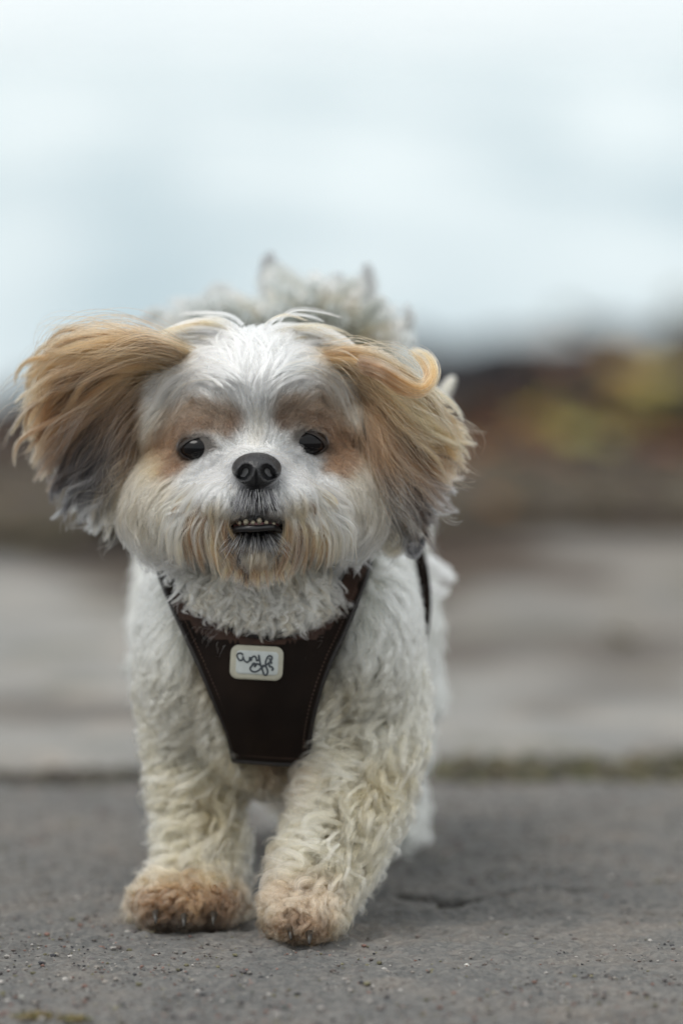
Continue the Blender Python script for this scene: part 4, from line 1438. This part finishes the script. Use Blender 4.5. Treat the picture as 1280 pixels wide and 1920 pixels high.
for (x, y, rx, ry, an) in EYES:
    r = 0.0108
    hy = bvh.ray_cast(V(CAM), V(ray(x, y)), 6)[0].y
    EX, EZ = 1.22, .74
    Y0 = hy + r - 0.0034
    c = P(x + (4 if x < 480 else -4), y, Y0)
    bm = bmesh.new(); bmesh.ops.create_uvsphere(bm, u_segments=48, v_segments=32, radius=r)
    for v in bm.verts: v.co.x *= EX; v.co.z *= EZ
    e = link('eye', mesh_bm('eye', bm), None, M_eye)
    e.location = c
    e.rotation_euler = (0.0, 0, 0.10 * (1 if x > 480 else -1))
    e.parent = body
    e.matrix_parent_inverse = body.matrix_world.inverted()
    # lids: a shell just outside the eyeball, with an almond opening and a rounded rim
    vs, fs = [], []
    NA = 56
    a0 = math.radians(an)
    px1 = S(Y0)
    prof = [(0.97, -.0004), (0.97, .0002), (1.0, .0006), (1.05, .0006), (1.2, .0002), (1.5, -.0010)]
    for i in range(NA):
        th = 2 * math.pi * i / NA
        ux = (rx + 3) * math.cos(th)
        uy = (ry + 1.5) * math.sin(th) * (1 - .35 * abs(math.cos(th)) ** 3)
        if math.sin(th) < 0: uy *= .92
        dx, dy = ux * math.cos(a0) - uy * math.sin(a0), ux * math.sin(a0) + uy * math.cos(a0)
        for (k, up) in prof:
            R_ = r + up
            X_, Z_ = dx * k * px1 / EX, -dy * k * px1 / EZ
            dd = math.hypot(X_, Z_)
            lim = R_ * .995
            if dd > lim: X_, Z_ = X_ * lim / dd, Z_ * lim / dd; dd = lim
            vs.append(c + np.array([X_ * EX, -math.sqrt(R_ * R_ - dd * dd), Z_ * EZ]))
    NB = len(prof)
    for i in range(NA):
        for f in range(NB - 1):
            a, b_ = i * NB + f, ((i + 1) % NA) * NB + f
            fs.append((a, a + 1, b_ + 1, b_))
    link('eyelid', mesh_np('eyelid', vs, fs), body, M_lid)

# ---- nose: a leathery pad with two comma nostrils
t = NT('wet_black_nose')
tcn = t.n('TexCoord')
vo = t.n('TexVoronoi', Scale=900.0); t.l(tcn.outputs['Object'], vo.inputs['Vector'])
b = t.bsdf(Base_Color=(.018, .018, .020), Roughness=0.38, Specular_IOR_Level=0.5)
t.bump(b, vo.outputs['Distance'], 0.6, 0.0006)
M_nose = t.m
s = S(-.11)
bm = bmesh.new()
bmesh.ops.create_icosphere(bm, subdivisions=6, radius=1)
nc = P(481, 881, -0.098)
for v in bm.verts:
    x, y, z = v.co
    # flat wide top, narrower below
    w = 47 * (1 - .22 * max(0, -z) ** 1.5) * (1 + .04 * max(0, z))
    hgt = 35 if z < 0 else 33
    X, Z, Yd = x * w, z * hgt, y * 0.017
    if y < 0:
        for sx in (-1, 1):
            dx, dz = (X - sx * 21) / 10.5, (Z + 1 + (abs(X) - 21) * .25) / 11
            q = math.exp(-(dx * dx + dz * dz) ** 1.4)
            Yd += 0.013 * q
            # slit that curves outwards from the nostril
            dx, dz = (X - sx * 33) / 13, (Z + 10 + (abs(X) - 33) * -.15) / 4.0
            Yd += 0.007 * math.exp(-(dx * dx + dz * dz))
            # swollen wings
            dx, dz = (X - sx * 37) / 9, (Z - 1) / 12
            Yd -= 0.0016 * math.exp(-(dx * dx + dz * dz))
        Yd += 0.0022 * math.exp(-(X / 2.4) ** 2) * float(sm(8, -6, Z) if Z < 8 else 0)
    v.co = Vector((X * s, Yd, Z * s))
nose = link('nose', mesh_bm('nose', bm), None, M_nose)
nose.location = nc
nose.parent = body; nose.matrix_parent_inverse = body.matrix_world.inverted()

# ---- mouth: dark lips, the row of little teeth of the lower jaw
M_lip = simple('black_lip_skin', (.012, .011, .012), .3, .3, 200)
M_tooth = simple('ivory_tooth', (.36, .32, .235), .35, .35, 200)
M_gum = simple('dark_pink_gum', (.16, .07, .07), .35, .3, 200)


def tube(path, rad, seg=10):
    path = np.array(path)
    T = np.gradient(path, axis=0); T /= np.linalg.norm(T, axis=1, keepdims=True)
    A = np.cross(T, [0, 1., 0]); A /= np.linalg.norm(A, axis=1, keepdims=True) + 1e-9
    B = np.cross(T, A)
    vs, fs = [], []
    rad = np.broadcast_to(np.asarray(rad, float), (len(path),))
    for i in range(len(path)):
        for k in range(seg):
            a = 2 * math.pi * k / seg
            vs.append(path[i] + rad[i] * (math.cos(a) * A[i] + math.sin(a) * B[i]))
    for i in range(len(path) - 1):
        for k in range(seg):
            a, b_ = i * seg + k, i * seg + (k + 1) % seg
            fs.append((a, b_, b_ + seg, a + seg))
    fs.append(tuple(range(seg))[::-1]); fs.append(tuple((len(path) - 1) * seg + k for k in range(seg)))
    return vs, fs


# the dark inside of the mouth
vs, fs = [], []
for j in range(9):
    for i in range(21):
        u, w = -1 + 2 * i / 20, j / 8
        x = 480 + 50 * u
        y = 952 + 40 * w - 3 * u * u
        Yd = -0.093 + 0.012 * math.sin(math.pi * w) * (1 - u * u) + .010 * u * u
        vs.append(P(x, y, Yd))
for j in range(8):
    for i in range(20):
        a = j * 21 + i
        fs.append((a, a + 1, a + 22, a + 21))
mouth = link('mouth', mesh_np('mouth', vs, fs), body, simple('mouth_cavity', (.012, .008, .008), .5, .2))
cl_ = spline([(424, 1000, -.083), (445, 992, -.096), (480, 991, -.101), (512, 989, -.096), (532, 998, -.083)], 24)
vs, fs = tube(P(cl_[:, 0], cl_[:, 1], cl_[:, 2]), np.interp(np.linspace(0, 1, 24), [0, .3, .7, 1], [4, 6.5, 6.5, 4]) * s)
link('lower_lip', mesh_np('lower_lip', vs, fs), body, M_lip)
cl_ = spline([(428, 975, -.086), (440, 955, -.097), (462, 949, -.102), (481, 944, -.104), (500, 949, -.102), (520, 955, -.097), (530, 975, -.086)], 24)
vs, fs = tube(P(cl_[:, 0], cl_[:, 1], cl_[:, 2]), 7 * s)
link('upper_lip', mesh_np('upper_lip', vs, fs), body, M_lip)
cl_ = spline([(440, 987, -.088), (480, 983, -.0965), (520, 985, -.088)], 16)
vs, fs = tube(P(cl_[:, 0], cl_[:, 1], cl_[:, 2]), 4.5 * s)
link('gum', mesh_np('gum', vs, fs), body, M_gum)
for (x, y, w, h) in ((449, 981, 8, 7), (461, 979, 10, 11), (474, 980, 8, 8), (486, 977, 9, 12), (499, 980, 8, 8), (513, 982, 7, 6)):
    bm = bmesh.new()
    bmesh.ops.create_cube(bm, size=1)
    bmesh.ops.bevel(bm, geom=bm.edges[:], offset=.25, segments=3, affect='EDGES')
    for v in bm.verts:
        k = 1 + .15 * v.co.z * 2
        v.co = Vector((v.co.x * w * s * k, v.co.y * .003, v.co.z * h * s))
    o = link('tooth', mesh_bm('tooth', bm), None, M_tooth)
    o.location = P(x, y, -.0975 + .008 * ((x - 480) / 45) ** 2)
    o.rotation_euler = (random.uniform(-.2, .2), random.uniform(-.28, .28), random.uniform(-.4, .4))
    o.parent = body; o.matrix_parent_inverse = body.matrix_world.inverted()

# ---- claws at the planted paw
M_claw = simple('dark_claw', (.03, .025, .02), .4, .2)
for (x, y, Y) in ((292, 1722, -.048), (345, 1728, -.056), (400, 1724, -.048), (545, 1752, -.092), (580, 1760, -.098)):
    bm = bmesh.new(); bmesh.ops.create_cone(bm, segments=12, radius1=.0022, radius2=.0006, depth=.009, cap_ends=True)
    o = link('claw', mesh_bm('claw', bm), None, M_claw)
    o.location = P(x, y, Y); o.rotation_euler = (math.radians(125), 0, 0)
    o.parent = body; o.matrix_parent_inverse = body.matrix_world.inverted()

# ---- harness
t = NT('dark_brown_harness_cloth')
geo = t.n('NewGeometry')
nz = t.n('TexNoise', Scale=26.0, Detail=4.0)
fn_ = t.n('TexWave', Scale=420.0, Distortion=1.0); fn2 = t.n('TexWave', Scale=420.0, Distortion=1.0, bands_direction='Z')
t.l(geo.outputs['Position'], nz.inputs['Vector']); t.l(geo.outputs['Position'], fn_.inputs['Vector']); t.l(geo.outputs['Position'], fn2.inputs['Vector'])
ma = t.n('Math', operation='MULTIPLY'); t.l(fn_.outputs[1], ma.inputs[0]); t.l(fn2.outputs[1], ma.inputs[1])
b = t.bsdf(Base_Color=t.ramp(nz.outputs[0], [(.35, (.007, .0045, .0035)), (.65, (.014, .0085, .006))]), Roughness=.9, Specular_IOR_Level=.15)
t.bump(b, ma.outputs[0], .5, .0005)
M_har = t.m
M_hin = simple('brown_mesh_lining', (.036, .015, .008), .85, .4, 90, .2)
M_edge = simple('dark_harness_binding', (.010, .007, .006), .6, .2, 300)


def front_Y(x, y, default=None):
    r = ray(x, y)
    h = bvh.ray_cast(V(CAM), V(r), 6)
    return h[0].y if h[0] is not None and h[0].y < .12 else default


# front depth of the chest on a coarse grid, smoothed, so the cloth hangs taut
gxs = np.arange(270, 731, 10.0); gys = np.arange(1000, 1451, 10.0)
YG = np.full((len(gxs), len(gys)), np.nan)
for i, x in enumerate(gxs):
    for j, y in enumerate(gys):
        v = front_Y(x, y)
        # the head and the legs in front do not count
        if v is not None and y < 1110: v = max(v, -0.030 + 0.00035 * abs(x - 495) * (1110 - y) / 60)
        YG[i, j] = np.nan if v is None else max(v, -.045)
YG = np.where(np.isnan(YG), np.nanmax(YG[np.isfinite(YG)]) * .5, YG)
RAW = YG.copy()
for it in range(60):
    Z = np.pad(YG, 1, mode='edge')
    YG = (Z[:-2, 1:-1] + Z[2:, 1:-1] + Z[1:-1, :-2] + Z[1:-1, 2:]) / 4
    if it < 54: YG = np.minimum(YG, RAW)


def cloth_Y(x, y):
    fx = np.clip((np.asarray(x) - 270) / 10, 0, len(gxs) - 1.001); fy = np.clip((np.asarray(y) - 1000) / 10, 0, len(gys) - 1.001)
    i, j = fx.astype(int), fy.astype(int); a, b_ = fx - i, fy - j
    v = (YG[i, j] * (1 - a) + YG[i + 1, j] * a) * (1 - b_) + (YG[i, j + 1] * (1 - a) + YG[i + 1, j + 1] * a) * b_
    return v - 0.0105 - .006 * sm(1180, 1080, np.asarray(y)) * sm(60, 150, np.abs(np.asarray(x) - 495))


from mathutils.geometry import delaunay_2d_cdt
# smooth outline, closed
hs = np.array(HARN + HARN[:3], float)
corner = {7, 9, 16, 27, 17}
out = []
nH = len(HARN)
segs = [(0, 7), (7, 9), (9, 16), (16, 17), (17, 27), (27, 0)]
for a, b_ in segs:
    ids = list(range(a, b_ + 1)) if b_ > a else [a, 0]
    c = spline([HARN[i] for i in ids], max(3, (len(ids) - 1) * 6 + 1))
    out += [tuple(q) for q in c[:-1]]
out = np.array(out)
inn = []
for x in np.arange(290, 705, 9.0):
    for y in np.arange(1020, 1440, 9.0):
        inn.append((x + (4.5 if int(y / 9) % 2 else 0), y))
inn = np.array(inn)
dO = np.sqrt(((inn[:, None] - out[None]) ** 2).sum(-1)).min(1)
inn = inn[inside(inn, out) & (dO > 4)]
allp = np.concatenate([out, inn])
res = delaunay_2d_cdt([Vector(p) for p in allp], [(i, (i + 1) % len(out)) for i in range(len(out))], [], 1, 1e-5)
v2 = np.array([p[:] for p in res[0]])
tf = [f for f in res[2]]
v3 = P(v2[:, 0], v2[:, 1], cloth_Y(v2[:, 0], v2[:, 1]) + .0006 * vnoise(v2[:, 0] / 30 + 9, v2[:, 1] / 30 + 9, 5))
hme = mesh_np('harness', v3, tf)
hme.materials.append(M_har); hme.materials.append(M_hin)
for pl in hme.polygons:
    c = v2[list(pl.vertices)].mean(0)
    top = np.interp(c[0], [330, 400, 500, 600, 680], [1165, 1200, 1212, 1195, 1120])
    # the brown lining shows along the neck opening
    dd = np.sqrt(((c[None] - HA[18:27]) ** 2).sum(-1)).min()
    pl.material_index = 1 if (c[1] < top and dd < 42 and 330 < c[0] < 690) else 0
harness = link('harness', hme, dog)
so_ = harness.modifiers.new('thickness', 'SOLIDIFY'); so_.thickness = .0028; so_.offset = 0
# bound edge with two rows of stitching
lo_ = np.concatenate([out, out[:1]])
def edge_line(a, b_, inset, r, name, mat, m=160):
    c = spline([HARN[i] for i in range(a, b_ + 1)], m)
    T = np.gradient(c, axis=0); T /= np.linalg.norm(T, axis=1, keepdims=True)
    N = np.stack([-T[:, 1], T[:, 0]], -1)
    test = inside(c + N * 3, out).mean() > .5
    N = N if test else -N
    c = c + N * inset
    vs, fs = tube(P(c[:, 0], c[:, 1], cloth_Y(c[:, 0], c[:, 1]) - .0012), r, 8)
    return link(name, mesh_np(name, vs, fs), harness, mat)
for a, b_ in ((0, 7), (7, 9), (9, 16), (17, 27)):
    edge_line(a, b_, 1.5, .0014, 'binding', M_edge)
def stitches(a, b_, inset):
    c = spline([HARN[i] for i in range(a, b_ + 1)], 400)
    T = np.gradient(c, axis=0); T /= np.linalg.norm(T, axis=1, keepdims=True)
    N = np.stack([-T[:, 1], T[:, 0]], -1)
    if inside(c + N * 3, out).mean() < .5: N = -N
    c = c + N * inset
    V_, F_ = [], []
    for k in range(0, 396, 6):
        q = c[k:k + 4]
        vs, fs = tube(P(q[:, 0], q[:, 1], cloth_Y(q[:, 0], q[:, 1]) - .0018), .00034, 5)
        o_ = len(V_); V_ += list(vs); F_ += [tuple(i + o_ for i in f) for f in fs]
    return V_, F_
V_, F_ = [], []
for a, b_ in ((0, 7), (7, 9), (9, 16)):
    vs, fs = stitches(a, b_, 13)
    o_ = len(V_); V_ += vs; F_ += [tuple(i + o_ for i in f) for f in fs]
link('stitching', mesh_np('stitching', V_, F_), harness, simple('brown_thread', (.075, .042, .028), .7, .2))
# girth strap behind the elbows, round the barrel
ring = []
for k in range(72):
    a = 2 * math.pi * k / 72
    o_ = Vector(V(P(530, 1130, .125)))
    dr = Vector((math.cos(a), 0, math.sin(a)))
    h = bvh.ray_cast(o_ + dr * .3, -dr, .3)
    ring.append((h[0] + dr * .019) if h[0] is not None else o_ + dr * .07)
vs, fs = [], []
for k in range(72):
    for (dy, dr) in ((-.012, -.003), (.012, -.003), (.012, .004), (-.012, .004)):
        a = 2 * math.pi * k / 72
        q = ring[k] + Vector((math.cos(a) * dr, dy, math.sin(a) * dr))
        vs.append(q)
for k in range(72):
    for j in range(4):
        a, b_ = k * 4 + j, k * 4 + (j + 1) % 4
        c, d = ((k + 1) % 72) * 4 + (j + 1) % 4, ((k + 1) % 72) * 4 + j
        fs.append((a, b_, c, d))
link('girth_strap', mesh_np('girth_strap', vs, fs, False), harness, M_har)

# the sewn patch with its handwritten logo
def rrect(cx, cy, w, h, r, ang, n=8):
    pts = []
    for (sx, sy, a0) in ((1, -1, -90), (1, 1, 0), (-1, 1, 90), (-1, -1, 180)):
        for k in range(n + 1):
            a = math.radians(a0 + 90 * k / n)
            pts.append((sx * (w / 2 - r) + r * math.cos(a), sy * (h / 2 - r) + r * math.sin(a)))
    ca, sa = math.cos(ang), math.sin(ang)
    o = np.array([(cx + x * ca - y * sa, cy + x * sa + y * ca) for x, y in pts])
    fine = []
    for p, q in zip(o, np.roll(o, -1, 0)):
        m = max(1, int(np.hypot(*(q - p)) / 4))
        fine += [p + (q - p) * k / m for k in range(m)]
    return np.array(fine)
def plate(name, outline, lift_, thick, mat, parent):
    Yc = float(cloth_Y(np.array([481.]), np.array([1243.]))[0])
    def yy(p): return cloth_Y(p[:, 0], p[:, 1]) - lift_
    c = outline.mean(0)
    rings = [outline] + [c + (outline - c) * k for k in (.985, .85, .7, .55, .4, .2)]
    vs = [P(outline[:, 0], outline[:, 1], yy(outline) + thick)]
    for k, rg in enumerate(rings): vs.append(P(rg[:, 0], rg[:, 1], yy(rg) + (thick * .4 if k == 0 else 0)))
    vs.append(P(c[0], c[1], yy(c[None])[0])[None])
    m = len(outline); fs = []
    for k in range(len(rings)):
        for i in range(m):
            j = (i + 1) % m
            fs.append((k * m + i, k * m + j, (k + 1) * m + j, (k + 1) * m + i))
    for i in range(m): fs.append((len(rings) * m + i, len(rings) * m + (i + 1) % m, (len(rings) + 1) * m))
    return link(name, mesh_np(name, np.concatenate(vs), fs), parent, mat)
aP = math.radians(3)
plate('patch', rrect(481, 1243, 99, 64, 15, aP), .0026, .0012, simple('cream_rubber_patch', (.40, .385, .31), .55, .08, 200), harness)
plate('patch_face', rrect(482, 1243, 79, 44, 7, aP), .0030, .0005, simple('pale_patch_face', (.47, .50, .49), .5, .06, 200), harness)
STR = [[(400, 375), (360, 345), (310, 350), (290, 400), (330, 470), (380, 470), (405, 420)],
       [(395, 400), (420, 470), (470, 510), (515, 480), (525, 410), (520, 470), (560, 470)],
       [(550, 480), (560, 430), (600, 400), (640, 420)],
       [(640, 420), (650, 480), (690, 460), (690, 380), (705, 470), (725, 560), (755, 650), (785, 730), (825, 750), (855, 690), (830, 610), (790, 570), (740, 590)],
       [(760, 600), (830, 560), (900, 500), (935, 440), (920, 400), (870, 400), (830, 460), (815, 540), (860, 560)],
       [(720, 570), (660, 540), (590, 560), (535, 610), (545, 660), (610, 690), (690, 660), (745, 600)],
       [(560, 560), (600, 530), (640, 560), (610, 600)],
       [(890, 540), (890, 590), (930, 600), (955, 640), (925, 665)],
       [(880, 440), (910, 480), (930, 540)]]
V_, F_ = [], []
for st in STR:
    c = spline([(415 + a / 9.85, 1190 + b_ / 9.85) for a, b_ in st], len(st) * 6)
    vs, fs = tube(P(c[:, 0], c[:, 1], cloth_Y(c[:, 0], c[:, 1]) - .0031), .00052, 6)
    o_ = len(V_); V_ += list(vs); F_ += [tuple(i + o_ for i in f) for f in fs]
link('lettering', mesh_np('lettering', V_, F_), harness, simple('dark_logo_ink', (.035, .045, .055), .5, .1))
